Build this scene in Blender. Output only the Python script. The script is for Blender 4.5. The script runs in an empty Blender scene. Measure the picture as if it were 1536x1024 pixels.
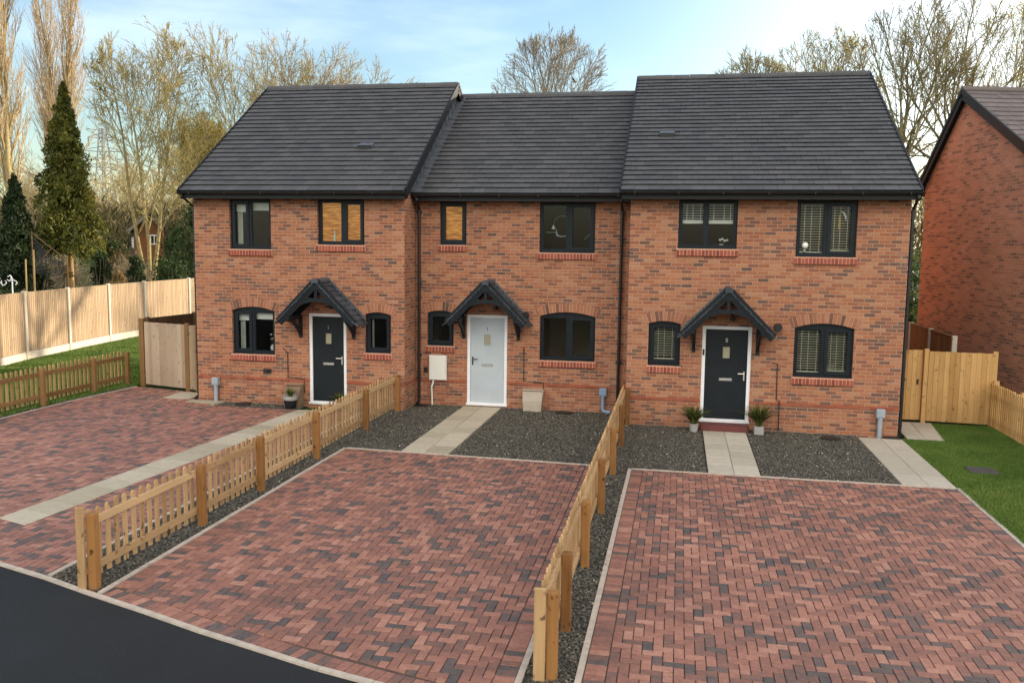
import bpy, math, random
import numpy as np
from mathutils import Vector, Matrix
from mathutils.geometry import tessellate_polygon

random.seed(11)
rng = np.random.default_rng(11)
S = bpy.context.scene
COL = S.collection
R = math.radians

# ------------------------------------------------------------------ materials
class NT:
    def __init__(s, name):
        s.m = bpy.data.materials.new(name); s.m.use_nodes = True
        s.t = s.m.node_tree; s.t.nodes.clear()
        s.out = s.n('ShaderNodeOutputMaterial')
    def n(s, typ, **kw):
        nd = s.t.nodes.new(typ)
        for k, v in kw.items(): setattr(nd, k, v)
        return nd
    def l(s, a, b): s.t.links.new(a, b)
    def put(s, sock, v):
        if isinstance(v, bpy.types.NodeSocket): s.l(v, sock)
        else: sock.default_value = v
    def math(s, op, a, b=0.0, c=None):
        nd = s.n('ShaderNodeMath', operation=op)
        s.put(nd.inputs[0], a); s.put(nd.inputs[1], b)
        if c is not None: s.put(nd.inputs[2], c)
        return nd.outputs[0]
    def smooth(s, x, a, b):
        nd = s.n('ShaderNodeMapRange', interpolation_type='SMOOTHSTEP')
        s.put(nd.inputs['Value'], x); nd.inputs['From Min'].default_value = a; nd.inputs['From Max'].default_value = b
        return nd.outputs['Result']
    def pos(s): return s.n('ShaderNodeNewGeometry').outputs['Position']
    def obj(s): return s.n('ShaderNodeTexCoord').outputs['Object']
    def scale(s, v, xyz):
        nd = s.n('ShaderNodeVectorMath', operation='MULTIPLY'); s.l(v, nd.inputs[0]); nd.inputs[1].default_value = xyz
        return nd.outputs[0]
    def xyz(s, v):
        nd = s.n('ShaderNodeSeparateXYZ'); s.l(v, nd.inputs[0]); return nd.outputs
    def comb(s, x, y, z=0.0):
        nd = s.n('ShaderNodeCombineXYZ'); s.put(nd.inputs[0], x); s.put(nd.inputs[1], y); s.put(nd.inputs[2], z); return nd.outputs[0]
    def noise(s, v, sc, det=4.0, rough=0.55):
        nd = s.n('ShaderNodeTexNoise'); s.l(v, nd.inputs['Vector'])
        nd.inputs['Scale'].default_value = sc; nd.inputs['Detail'].default_value = det; nd.inputs['Roughness'].default_value = rough
        return nd.outputs['Fac']
    def ramp(s, f, stops, mode='LINEAR'):
        nd = s.n('ShaderNodeValToRGB'); cr = nd.color_ramp; cr.interpolation = mode
        while len(cr.elements) < len(stops): cr.elements.new(0.5)
        for e, (p, c) in zip(cr.elements, stops): e.position = p; e.color = (*c, 1)
        s.l(f, nd.inputs[0]); return nd.outputs[0]
    def mix(s, f, a, b, mode='MIX'):
        nd = s.n('ShaderNodeMix', data_type='RGBA', blend_type=mode)
        s.put(nd.inputs[0], f)
        for i, v in ((6, a), (7, b)):
            if isinstance(v, tuple): nd.inputs[i].default_value = (*v, 1)
            else: s.l(v, nd.inputs[i])
        return nd.outputs[2]
    def attr(s, name='tint'):
        return s.n('ShaderNodeAttribute', attribute_name=name).outputs['Fac']
    def white(s, v):
        nd = s.n('ShaderNodeTexWhiteNoise', noise_dimensions='3D'); s.l(v, nd.inputs['Vector']); return nd.outputs['Value']
    def bump(s, h, strength=0.4, dist=0.01):
        nd = s.n('ShaderNodeBump'); nd.inputs['Strength'].default_value = strength; nd.inputs['Distance'].default_value = dist
        s.l(h, nd.inputs['Height']); return nd.outputs[0]
    def bsdf(s, col, rough=0.8, normal=None, metal=0.0, spec=0.5, **kw):
        b = s.n('ShaderNodeBsdfPrincipled')
        s.put(b.inputs['Base Color'], (*col, 1) if isinstance(col, tuple) else col)
        s.put(b.inputs['Roughness'], rough); b.inputs['Metallic'].default_value = metal
        b.inputs['Specular IOR Level'].default_value = spec
        if normal is not None: s.l(normal, b.inputs['Normal'])
        for k, v in kw.items(): s.put(b.inputs[k.replace('_', ' ')], v)
        s.l(b.outputs[0], s.out.inputs[0]); return s.m

def mat_plain(name, col, rough=0.6, var=0.12, sc=8, metal=0.0, spec=0.5, bump=0.0):
    t = NT(name); p = t.pos()
    n = t.noise(p, sc, 5)
    lo = tuple(c * (1 - var) for c in col); hi = tuple(min(1, c * (1 + var)) for c in col)
    c = t.ramp(n, [(0.3, lo), (0.7, hi)])
    rg = t.math('MULTIPLY_ADD', n, 0.2, rough - 0.1)
    return t.bsdf(c, rg, t.bump(t.noise(p, sc * 12, 3), bump, 0.004) if bump else None, metal, spec)

def mat_brick(name, stops, mortar, direction=None, bl=0.225, bh=0.075, stain=0.25):
    t = NT(name); P = t.pos(); x, y, z = t.xyz(P)
    if direction is None:
        nx = t.xyz(t.n('ShaderNodeNewGeometry').outputs['True Normal'])[0]
        k = t.math('GREATER_THAN', t.math('ABSOLUTE', nx), 0.5)
        u = t.math('ADD', t.math('MULTIPLY', x, t.math('SUBTRACT', 1.0, k)), t.math('MULTIPLY', y, k))
    else:
        u = t.math('ADD', t.math('MULTIPLY', x, direction[0]), t.math('MULTIPLY', y, direction[1]))
    rowf = t.math('DIVIDE', z, bh); row = t.math('FLOOR', rowf); fv = t.math('SUBTRACT', rowf, row)
    par = t.math('MULTIPLY', t.math('FLOORED_MODULO', row, 2.0), 0.5)
    jit = t.math('MULTIPLY', t.white(t.comb(row, 3.3, 7.7)), 0.12)
    uu = t.math('ADD', t.math('ADD', t.math('DIVIDE', u, bl), par), jit)
    colm = t.math('FLOOR', uu); fu = t.math('SUBTRACT', uu, colm)
    du = t.math('MULTIPLY', t.math('MINIMUM', fu, t.math('SUBTRACT', 1.0, fu)), bl)
    dv = t.math('MULTIPLY', t.math('MINIMUM', fv, t.math('SUBTRACT', 1.0, fv)), bh)
    wob = t.math('MULTIPLY', t.math('SUBTRACT', t.noise(P, 55, 2), 0.5), 0.007)
    d = t.math('ADD', t.math('MINIMUM', du, dv), wob)
    mask = t.smooth(d, 0.0045, 0.0085)
    rid = t.white(t.comb(colm, row, 1.7)); rid2 = t.white(t.comb(colm, row, 9.1))
    # blend the per-brick pick with a smooth patch noise, so darker bricks gather in courses
    patch = t.noise(t.comb(t.math('MULTIPLY', u, 0.9), t.math('MULTIPLY', z, 3.2)), 1.4, 3)
    f = t.math('ADD', t.math('MULTIPLY', rid, 0.86), t.math('MULTIPLY', t.math('SUBTRACT', patch, 0.5), 0.5))
    f = t.math('ADD', f, 0.07)
    c = t.ramp(f, stops, 'LINEAR')
    inner = t.noise(P, 38, 4, 0.65)
    c = t.mix(0.55, c, t.ramp(inner, [(0.25, (0.45, 0.42, 0.42)), (0.55, (1, 1, 1)), (0.8, (1.25, 1.2, 1.15))]), 'MULTIPLY')
    c = t.mix(t.math('MULTIPLY', rid2, 0.2), c, (0.30, 0.17, 0.12))
    c = t.mix(mask, t.mix(t.noise(P, 30, 2), mortar, tuple(m * 0.72 for m in mortar)), c)
    big = t.noise(P, 0.7, 5, 0.6)
    c = t.mix(stain, c, t.ramp(big, [(0.3, (0.6, 0.56, 0.56)), (0.5, (1, 1, 1)), (0.75, (1.18, 1.16, 1.14))]), 'MULTIPLY')
    bloom = t.smooth(t.noise(P, 1.5, 7, 0.7), 0.57, 0.78)      # chalky salt bloom in loose patches
    c = t.mix(t.math('MULTIPLY', bloom, 0.28), c, (0.52, 0.40, 0.33))
    h = t.math('ADD', mask, t.math('MULTIPLY', inner, 0.5))
    return t.bsdf(c, 0.86, t.bump(h, 0.9, 0.008), spec=0.3)

def mat_tint(name, stops, rough=0.8, noise_sc=20, amt=0.35, bump=0.25, spec=0.4, blot=None, aniso=None, wear=False):
    """colour picked by the per-face 'tint' number, broken up with noise"""
    t = NT(name); P = t.pos()
    if aniso: P2 = t.scale(P, aniso)
    else: P2 = P
    f = t.attr()
    n = t.noise(P2, noise_sc, 5, 0.6)
    if blot:
        b = t.noise(P, blot[0], 3)
        f = t.math('ADD', f, t.math('MULTIPLY', t.math('SUBTRACT', b, 0.5), blot[1]))
    c = t.ramp(f, stops)
    c = t.mix(amt, c, t.ramp(n, [(0.25, (0.5, 0.48, 0.47)), (0.55, (1, 1, 1)), (0.8, (1.3, 1.28, 1.25))]), 'MULTIPLY')
    if wear:      # broad damp and dusty patches
        c = t.mix(0.6, c, t.ramp(t.noise(P, 0.55, 5, 0.65), [(0.3, (0.72, 0.72, 0.74)), (0.52, (1, 1, 1)), (0.72, (1.15, 1.14, 1.12))]), 'MULTIPLY')
        c = t.mix(t.smooth(t.noise(P, 1.9, 6, 0.75), 0.60, 0.80), c, (0.20, 0.15, 0.115))
    return t.bsdf(c, rough, t.bump(n, bump, 0.006) if bump else None, spec=spec)

def mat_wood(name, lo, hi, knots=0.5, axis=2, rough=0.75, sc=1.0):
    t = NT(name); P = t.pos()
    st = [26.0, 26.0, 26.0]; st[axis] = 1.6
    g = t.noise(t.scale(P, tuple(v * sc for v in st)), 1.0, 6, 0.65)
    f = t.math('ADD', t.math('MULTIPLY', g, 0.75), t.math('MULTIPLY', t.attr(), 0.5))
    c = t.ramp(f, [(0.28, lo), (0.85, hi)])
    k = t.noise(t.scale(P, (9, 9, 9 if axis != 2 else 6)), 1.2, 2)
    c = t.mix(t.smooth(k, 0.62, 0.74), c, tuple(v * (1 - knots) for v in lo))
    big = t.noise(P, 1.3, 4)
    c = t.mix(0.3, c, t.ramp(big, [(0.3, (0.72, 0.7, 0.68)), (0.7, (1.12, 1.1, 1.08))]), 'MULTIPLY')
    return t.bsdf(c, rough, t.bump(g, 0.35, 0.004), spec=0.3)

def mat_glass(name, rough=0.015, tint=(0.9, 0.95, 0.95)):
    t = NT(name)
    fr = t.n('ShaderNodeFresnel'); fr.inputs['IOR'].default_value = 1.42
    tr = t.n('ShaderNodeBsdfTransparent'); tr.inputs[0].default_value = (*tint, 1)
    gl = t.n('ShaderNodeBsdfGlossy'); gl.inputs['Roughness'].default_value = rough
    nb = t.bump(t.noise(t.pos(), 1.2, 1), 0.03, 0.05); t.l(nb, gl.inputs['Normal'])
    mx = t.n('ShaderNodeMixShader'); t.l(t.math('ADD', fr.outputs[0], 0.0), mx.inputs[0])
    t.l(tr.outputs[0], mx.inputs[1]); t.l(gl.outputs[0], mx.inputs[2]); t.l(mx.outputs[0], t.out.inputs[0])
    return t.m

M = {}
BR = [(0.0, (0.105, 0.066, 0.057)), (0.12, (0.15, 0.080, 0.062)), (0.25, (0.235, 0.090, 0.056)), (0.42, (0.32, 0.112, 0.060)),
      (0.62, (0.385, 0.142, 0.070)), (0.82, (0.41, 0.178, 0.094)), (1.0, (0.44, 0.225, 0.135))]
M['brick'] = mat_brick('brickwork', BR, (0.49, 0.325, 0.23))
BR2 = [(0.0, (0.16, 0.10, 0.08)), (0.2, (0.26, 0.135, 0.095)), (0.4, (0.40, 0.19, 0.12)), (0.7, (0.46, 0.215, 0.135)), (1.0, (0.50, 0.25, 0.16))]
NA = R(14)
M['brick_far'] = mat_brick('neighbour_brickwork', BR2, (0.50, 0.31, 0.23), (math.sin(NA), -math.cos(NA)))
M['band'] = mat_brick('band_brick', [(0, (0.24, 0.06, 0.035)), (0.5, (0.33, 0.085, 0.045)), (1, (0.38, 0.11, 0.06))], (0.28, 0.10, 0.06), bh=0.075)
M['arch'] = mat_tint('arch_brick', [(0, (0.12, 0.065, 0.045)), (0.25, (0.25, 0.105, 0.064)), (0.6, (0.34, 0.138, 0.078)), (1, (0.38, 0.175, 0.10))], 0.85, 30)
M['mortar'] = mat_plain('mortar', (0.46, 0.31, 0.225), 0.9, 0.15, 20)
M['sillbrick'] = mat_tint('sill_brick', [(0, (0.20, 0.045, 0.03)), (0.5, (0.29, 0.065, 0.038)), (1, (0.36, 0.10, 0.06))], 0.75, 30)
M['sillmortar'] = mat_plain('sill_mortar', (0.60, 0.36, 0.27), 0.9, 0.15, 20)
M['tile'] = mat_tint('roof_tile', [(0, (0.064, 0.065, 0.071)), (0.5, (0.075, 0.076, 0.082)), (1, (0.088, 0.088, 0.093))], 0.66, 14, 0.3, 0.3, 0.4, blot=(0.5, 0.3))
M['tilefar'] = mat_tint('neighbour_roof_tile', [(0, (0.12, 0.098, 0.094)), (1, (0.17, 0.14, 0.133))], 0.7, 14)
M['dark'] = mat_plain('dark_fascia', (0.014, 0.015, 0.016), 0.45, 0.15, 6, spec=0.25)
M['gutter'] = mat_plain('gutter_plastic', (0.012, 0.013, 0.015), 0.35, 0.15, 6)
M['frame'] = mat_plain('anthracite_frame', (0.0105, 0.0145, 0.020), 0.38, 0.12, 9, spec=0.22)
M['timber_dark'] = mat_plain('painted_canopy_timber', (0.010, 0.0135, 0.018), 0.5, 0.18, 10, spec=0.22, bump=0.1)
M['tile_blue'] = mat_tint('canopy_tile', [(0, (0.026, 0.034, 0.044)), (0.5, (0.045, 0.058, 0.075)), (1, (0.08, 0.098, 0.12))], 0.5, 18, 0.3, 0.2)
M['lead'] = mat_plain('lead_flashing', (0.11, 0.125, 0.145), 0.45, 0.2, 10, 0.2)
M['upvc'] = mat_plain('white_upvc', (0.78, 0.79, 0.82), 0.35, 0.04, 6)
M['door_dark'] = mat_plain('dark_door', (0.0115, 0.0155, 0.020), 0.4, 0.1, 3, spec=0.22, bump=0.05)
M['door_pale'] = mat_plain('pale_blue_door', (0.42, 0.47, 0.52), 0.45, 0.05, 3, bump=0.05)
M['chrome'] = mat_plain('brushed_steel', (0.72, 0.71, 0.69), 0.3, 0.05, 20, 0.9)
M['blackmetal'] = mat_plain('black_metal', (0.012, 0.012, 0.013), 0.4, 0.2, 20)
M['glass'] = mat_glass('window_glass')
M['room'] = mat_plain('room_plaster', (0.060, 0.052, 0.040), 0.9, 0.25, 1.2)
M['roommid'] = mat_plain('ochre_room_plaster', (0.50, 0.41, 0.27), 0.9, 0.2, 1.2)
M['blind'] = mat_plain('white_blind', (0.78, 0.76, 0.70), 0.7, 0.04, 4)
M['slat'] = mat_plain('cream_slat', (0.72, 0.66, 0.50), 0.6, 0.06, 4)
M['curtain'] = mat_plain('pale_curtain', (0.62, 0.64, 0.58), 0.9, 0.1, 6)
def lit_blind():
    t = NT('lit_bathroom_blind'); P = t.pos()
    w = t.noise(t.scale(P, (4.0, 4.0, 34.0)), 1.0, 5)
    c = t.ramp(w, [(0.32, (0.17, 0.055, 0.010)), (0.5, (0.36, 0.135, 0.026)), (0.68, (0.58, 0.26, 0.06))])
    m = t.bsdf(c, 0.7, t.bump(w, 0.3, 0.01)); b = t.t.nodes['Principled BSDF']
    t.l(c, b.inputs['Emission Color']); b.inputs['Emission Strength'].default_value = 0.30
    return m
M['litblind'] = lit_blind()
M['picket'] = mat_wood('picket_timber', (0.28, 0.165, 0.075), (0.50, 0.325, 0.165))
M['rail'] = mat_wood('rail_timber', (0.31, 0.185, 0.085), (0.53, 0.355, 0.19), axis=1)
M['post'] = mat_wood('post_timber', (0.15, 0.068, 0.020), (0.31, 0.15, 0.048))
M['oldpicket'] = mat_wood('weathered_picket_timber', (0.30, 0.20, 0.08), (0.48, 0.34, 0.15))
M['oldpost'] = mat_wood('weathered_post_timber', (0.17, 0.09, 0.03), (0.29, 0.16, 0.065))
M['board'] = mat_wood('pale_fence_board', (0.25, 0.18, 0.115), (0.37, 0.275, 0.18), knots=0.35)
M['boardgrey'] = mat_wood('greyed_gate_board', (0.33, 0.24, 0.165), (0.47, 0.36, 0.265), knots=0.35)
M['boardnew'] = mat_wood('new_fence_board', (0.38, 0.205, 0.065), (0.60, 0.37, 0.155), knots=0.4)
M['boardbrown'] = mat_wood('brown_fence_board', (0.15, 0.075, 0.03), (0.24, 0.125, 0.055))
M['boarddark'] = mat_wood('dark_fence_board', (0.075, 0.045, 0.022), (0.13, 0.08, 0.04))
M['concrete'] = mat_plain('concrete', (0.50, 0.45, 0.38), 0.9, 0.12, 14, bump=0.2)
M['kerb'] = mat_plain('kerb_concrete', (0.47, 0.40, 0.335), 0.9, 0.18, 9, bump=0.25)
M['greybox'] = mat_plain('grey_plastic', (0.30, 0.34, 0.39), 0.5, 0.06, 6)
M['bluepipe'] = mat_plain('blue_grey_pipe', (0.22, 0.30, 0.42), 0.45, 0.06, 6)
M['whitebox'] = mat_plain('white_plastic', (0.68, 0.67, 0.63), 0.55, 0.05, 5)
M['beige'] = mat_plain('beige_plastic', (0.40, 0.345, 0.28), 0.7, 0.1, 5, bump=0.1)
M['brownbox'] = mat_plain('brown_plastic', (0.22, 0.145, 0.09), 0.7, 0.15, 5)
M['steptile'] = mat_plain('red_step_tile', (0.14, 0.035, 0.03), 0.6, 0.2, 9)
M['slab'] = mat_tint('paving_slab', [(0, (0.36, 0.31, 0.225)), (0.5, (0.43, 0.38, 0.285)), (1, (0.50, 0.44, 0.34))], 0.88, 9, 0.3, 0.2, blot=(1.6, 0.5))
M['slabgrey'] = mat_tint('grey_paving_slab', [(0, (0.40, 0.365, 0.295)), (1, (0.50, 0.455, 0.375))], 0.88, 9, 0.3, 0.2, blot=(1.6, 0.5))
PV = [(0.0, (0.092, 0.076, 0.071)), (0.14, (0.135, 0.096, 0.086)), (0.27, (0.20, 0.102, 0.079)), (0.5, (0.285, 0.126, 0.091)),
      (0.75, (0.365, 0.170, 0.122)), (1.0, (0.45, 0.232, 0.168))]
M['paver'] = mat_tint('block_paver', PV, 0.64, 22, 0.6, 0.3, 0.5, blot=(8.0, 0.55), wear=True)
M['joint'] = mat_plain('joint_sand', (0.085, 0.060, 0.048), 0.95, 0.3, 30)
M['stonebed'] = mat_plain('gravel_bed', (0.06, 0.054, 0.043), 0.95, 0.4, 60, bump=0.8)
M['stone'] = mat_tint('gravel_stone', [(0, (0.028, 0.027, 0.024)), (0.45, (0.080, 0.073, 0.060)), (0.8, (0.17, 0.15, 0.115)), (0.93, (0.28, 0.245, 0.18)), (1, (0.50, 0.46, 0.38))], 0.75, 60, 0.2, 0)
def asphalt():
    t = NT('asphalt'); P = t.pos()
    n = t.noise(P, 75, 4, 0.8); b = t.noise(P, 0.9, 6, 0.65)
    c = t.ramp(n, [(0.35, (0.006, 0.007, 0.0085)), (0.60, (0.014, 0.0155, 0.018)), (0.74, (0.06, 0.06, 0.062))])
    c = t.mix(0.6, c, t.ramp(b, [(0.3, (0.6, 0.6, 0.62)), (0.7, (1.5, 1.48, 1.45))]), 'MULTIPLY')
    return t.bsdf(c, 0.82, t.bump(n, 0.8, 0.006), spec=0.4)
M['asphalt'] = asphalt()
def groundmat():
    t = NT('rough_ground'); P = t.pos()
    a = t.noise(P, 0.12, 6, 0.6); b = t.noise(P, 5, 5, 0.7)
    c = t.ramp(a, [(0.35, (0.030, 0.062, 0.012)), (0.55, (0.055, 0.085, 0.02)), (0.7, (0.09, 0.075, 0.04))])
    c = t.mix(0.6, c, t.ramp(b, [(0.3, (0.6, 0.6, 0.6)), (0.7, (1.3, 1.3, 1.3))]), 'MULTIPLY')
    return t.bsdf(c, 0.95, t.bump(b, 0.6, 0.05), spec=0.2)
M['ground'] = groundmat()
def soil():
    t = NT('lawn_base'); P = t.pos(); b = t.noise(P, 6, 5, 0.7)
    c = t.ramp(b, [(0.3, (0.025, 0.045, 0.008)), (0.7, (0.055, 0.085, 0.018))])
    return t.bsdf(c, 0.95, t.bump(b, 0.6, 0.03), spec=0.2)
M['lawnbase'] = soil()
M['grass'] = mat_tint('grass_blade', [(0, (0.045, 0.085, 0.012)), (0.5, (0.095, 0.170, 0.022)), (0.85, (0.145, 0.230, 0.035)), (1, (0.26, 0.24, 0.08))], 0.7, 6, 0.2, 0, blot=(0.9, 1.1))
def leafmat(name, stops, rough=0.6):
    t = NT(name)
    c = t.ramp(t.attr(), stops)
    b = t.n('ShaderNodeBsdfPrincipled'); t.l(c, b.inputs['Base Color']); b.inputs['Roughness'].default_value = rough; b.inputs['Specular IOR Level'].default_value = 0.3
    tr = t.n('ShaderNodeBsdfTranslucent'); t.l(c, tr.inputs[0])
    mx = t.n('ShaderNodeMixShader'); mx.inputs[0].default_value = 0.3; t.l(b.outputs[0], mx.inputs[1]); t.l(tr.outputs[0], mx.inputs[2])
    t.l(mx.outputs[0], t.out.inputs[0]); return t.m
M['conifer'] = leafmat('conifer_foliage', [(0, (0.035, 0.046, 0.008)), (0.5, (0.095, 0.105, 0.017)), (1, (0.21, 0.19, 0.032))])
M['cypress'] = leafmat('cypress_foliage', [(0, (0.010, 0.022, 0.007)), (1, (0.035, 0.058, 0.016))])
M['shrub'] = leafmat('shrub_leaf', [(0, (0.014, 0.028, 0.008)), (0.7, (0.045, 0.075, 0.018)), (1, (0.10, 0.11, 0.03))])
M['dryleaf'] = leafmat('dry_grass_leaf', [(0, (0.10, 0.065, 0.022)), (1, (0.24, 0.16, 0.06))])
M['bud'] = leafmat('olive_bud', [(0, (0.34, 0.28, 0.045)), (1, (0.56, 0.46, 0.085))])
M['potleaf'] = leafmat('pot_plant_leaf', [(0, (0.035, 0.06, 0.012)), (0.7, (0.09, 0.12, 0.025)), (1, (0.22, 0.21, 0.05))])
M['bark'] = mat_plain('bark', (0.125, 0.098, 0.062), 0.9, 0.35, 5, bump=0.4)
M['barkolive'] = mat_plain('mossy_bark', (0.24, 0.19, 0.085), 0.9, 0.35, 5, bump=0.4)
M['twig'] = mat_plain('twig', (0.31, 0.25, 0.165), 0.9, 0.3, 2)
M['twigolive'] = mat_plain('olive_twig', (0.33, 0.27, 0.12), 0.9, 0.3, 2)
M['twiggold'] = mat_plain('golden_twig', (0.46, 0.35, 0.21), 0.9, 0.25, 2)
M['barkdark'] = mat_plain('backlit_mossy_bark', (0.13, 0.11, 0.055), 0.9, 0.35, 5, bump=0.4)  # bark darkened, the right trees' backlit look put into the colour
M['twigdark'] = mat_plain('backlit_olive_twig', (0.19, 0.165, 0.085), 0.9, 0.3, 2)  # darker olive twig, backlit shade painted into its colour
M['twiggrey'] = mat_plain('grey_twig', (0.24, 0.205, 0.155), 0.9, 0.3, 2)
M['trunktan'] = mat_plain('tan_trunk', (0.34, 0.21, 0.09), 0.9, 0.25, 4, bump=0.3)
M['flower'] = mat_plain('white_petal', (0.8, 0.8, 0.75), 0.6, 0.05, 5)
M['net'] = mat_plain('dark_net', (0.030, 0.031, 0.035), 0.9, 0.3, 20)
M['shedwood'] = mat_wood('shed_boards', (0.12, 0.045, 0.016), (0.22, 0.09, 0.032))
M['sheddark'] = mat_plain('dark_shed_side', (0.035, 0.026, 0.02), 0.8, 0.2, 5)
M['feather'] = mat_plain('feather', (0.30, 0.25, 0.19), 0.8, 0.2, 20)
M['potgrey'] = mat_plain('grey_pot', (0.34, 0.33, 0.32), 0.7, 0.1, 10)
M['potblack'] = mat_plain('black_glazed_pot', (0.010, 0.012, 0.016), 0.25, 0.1, 10)
M['yellow'] = mat_plain('ochre_cloth', (0.55, 0.38, 0.10), 0.8, 0.1, 10)

# ------------------------------------------------------------------ mesh builder
ORG = {}   # world position of every root
class MB:
    def __init__(s): s.v = []; s.f = []; s.m = []; s.t = []
    def add(s, vs, fs, mi=0, tint=None):
        o = len(s.v); s.v.extend([tuple(p) for p in vs])
        tv = random.random() if tint is None else tint
        for f in fs: s.f.append(tuple(i + o for i in f)); s.m.append(mi); s.t.append(tv)
    def box(s, x0, x1, y0, y1, z0, z1, mi=0, tint=None):
        s.add([(x0,y0,z0),(x1,y0,z0),(x1,y1,z0),(x0,y1,z0),(x0,y0,z1),(x1,y0,z1),(x1,y1,z1),(x0,y1,z1)],
              [(0,3,2,1),(4,5,6,7),(0,1,5,4),(1,2,6,5),(2,3,7,6),(3,0,4,7)], mi, tint)
    def bbox(s, x0, x1, y0, y1, z0, z1, b=0.004, mi=0, tint=None):
        """box with chamfered edges on all sides (convex hull of 24 points)"""
        V = []; F = []
        X = (x0, x1); Y = (y0, y1); Z = (z0, z1); sg = (1, -1)
        idx = {}
        for i in (0,1):
            for j in (0,1):
                for k in (0,1):
                    bx, by, bz = sg[i]*b, sg[j]*b, sg[k]*b
                    idx[i,j,k,0] = len(V); V.append((X[i], Y[j]+by, Z[k]+bz))
                    idx[i,j,k,1] = len(V); V.append((X[i]+bx, Y[j], Z[k]+bz))
                    idx[i,j,k,2] = len(V); V.append((X[i]+bx, Y[j]+by, Z[k]))
        I = idx
        for i in (0,1):
            q = [I[i,0,0,0], I[i,1,0,0], I[i,1,1,0], I[i,0,1,0]]; F.append(q if i else q[::-1])
            q = [I[0,i,0,1], I[0,i,1,1], I[1,i,1,1], I[1,i,0,1]]; F.append(q if i else q[::-1])
            q = [I[0,0,i,2], I[1,0,i,2], I[1,1,i,2], I[0,1,i,2]]; F.append(q if i else q[::-1])
        def orient(q):
            c = Vector(((x0+x1)/2, (y0+y1)/2, (z0+z1)/2))
            p = [Vector(V[a]) for a in q]; n = (p[1]-p[0]).cross(p[2]-p[0])
            return q if n.dot((p[0]+p[1]+p[2])/3 - c) > 0 else q[::-1]
        for a in (0,1):
            for c in (0,1):
                F.append(orient([I[a,c,0,0], I[a,c,1,0], I[a,c,1,1], I[a,c,0,1]]))
                F.append(orient([I[a,0,c,0], I[a,1,c,0], I[a,1,c,2], I[a,0,c,2]]))
                F.append(orient([I[0,a,c,1], I[1,a,c,1], I[1,a,c,2], I[0,a,c,2]]))
        for i in (0,1):
            for j in (0,1):
                for k in (0,1): F.append(orient([I[i,j,k,0], I[i,j,k,1], I[i,j,k,2]]))
        s.add(V, F, mi, tint)
    def beam(s, a, b, w, h, up=(0,0,1), mi=0, tint=None):
        a = Vector(a); b = Vector(b); d = (b-a).normalized(); u = Vector(up); sx = d.cross(u).normalized(); u = sx.cross(d)
        V = []
        for p in (a, b):
            for i, j in ((-1,-1),(1,-1),(1,1),(-1,1)): V.append(p + sx*(w/2*i) + u*(h/2*j))
        s.add(V, [(0,1,2,3),(7,6,5,4),(0,4,5,1),(1,5,6,2),(2,6,7,3),(3,7,4,0)], mi, tint)
    def tube(s, pts, rads, n=8, mi=0, cap=True, tint=None):
        pts = [Vector(p) for p in pts]; V = []; F = []
        if not hasattr(rads, '__len__'): rads = [rads]*len(pts)
        for i, p in enumerate(pts):
            d = (pts[min(i+1, len(pts)-1)] - pts[max(i-1, 0)]).normalized()
            ref = Vector((0,0,1)) if abs(d.z) < 0.9 else Vector((1,0,0))
            a = d.cross(ref).normalized(); b = d.cross(a)
            for k in range(n):
                t = 2*math.pi*k/n; V.append(p + (a*math.cos(t) + b*math.sin(t))*rads[i])
        for i in range(len(pts)-1):
            for k in range(n):
                k2 = (k+1) % n; F.append((i*n+k, (i+1)*n+k, (i+1)*n+k2, i*n+k2))
        if cap:
            F.append(tuple(range(n))); F.append(tuple(reversed(range((len(pts)-1)*n, len(pts)*n))))
        s.add(V, F, mi, tint)
    def lathe(s, c, prof, n=20, mi=0, tint=None):
        V = []; F = []
        for r, z in prof:
            for k in range(n): V.append((c[0]+r*math.cos(2*math.pi*k/n), c[1]+r*math.sin(2*math.pi*k/n), c[2]+z))
        for i in range(len(prof)-1):
            for k in range(n): F.append((i*n+k, i*n+(k+1)%n, (i+1)*n+(k+1)%n, (i+1)*n+k))
        F.append(tuple(reversed(range(n)))); F.append(tuple(range((len(prof)-1)*n, len(prof)*n)))
        s.add(V, F, mi, tint)
    def plate(s, outer, holes, f, y0, y1, mi=0, tint=None, back=True):
        """flat plate with holes; outlines are (u, v) pairs, f(u, v, depth) maps to space, y0 is the outer face"""
        loops = [outer] + list(holes)
        flat = [p for lp in loops for p in lp]
        tris = tessellate_polygon([[Vector((u, v, 0)) for u, v in lp] for lp in loops])
        V = [f(u, v, y0) for u, v in flat]; nb = len(flat)
        V2 = [f(u, v, y1) for u, v in flat]
        a, b, c = Vector(f(0,0,y0)), Vector(f(1,0,y0)), Vector(f(0,1,y0))
        want = Vector(f(0,0,y0)) - Vector(f(0,0,y1))
        F = []
        for t in tris:
            p = [Vector(V[i]) for i in t]
            if (p[1]-p[0]).cross(p[2]-p[0]).dot(want) < 0: t = t[::-1]
            F.append(tuple(t))
            if back: F.append(tuple(i + nb for i in t[::-1]))
        o = 0
        for li, lp in enumerate(loops):
            n = len(lp); area = sum(lp[i][0]*lp[(i+1)%n][1] - lp[(i+1)%n][0]*lp[i][1] for i in range(n))
            for i in range(n):
                j = (i+1) % n; q = (o+i, o+j, nb+o+j, nb+o+i)
                flip = (area > 0) != (li == 0)
                # orientation of side walls: outward for outer, inward for holes
                e = Vector(V[o+j]) - Vector(V[o+i]); nrm = (e).cross(Vector(V2[o+i]) - Vector(V[o+i]))
                F.append(q if not flip else q[::-1])
            o += n
        s.add(V + V2, F, mi, tint)
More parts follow.
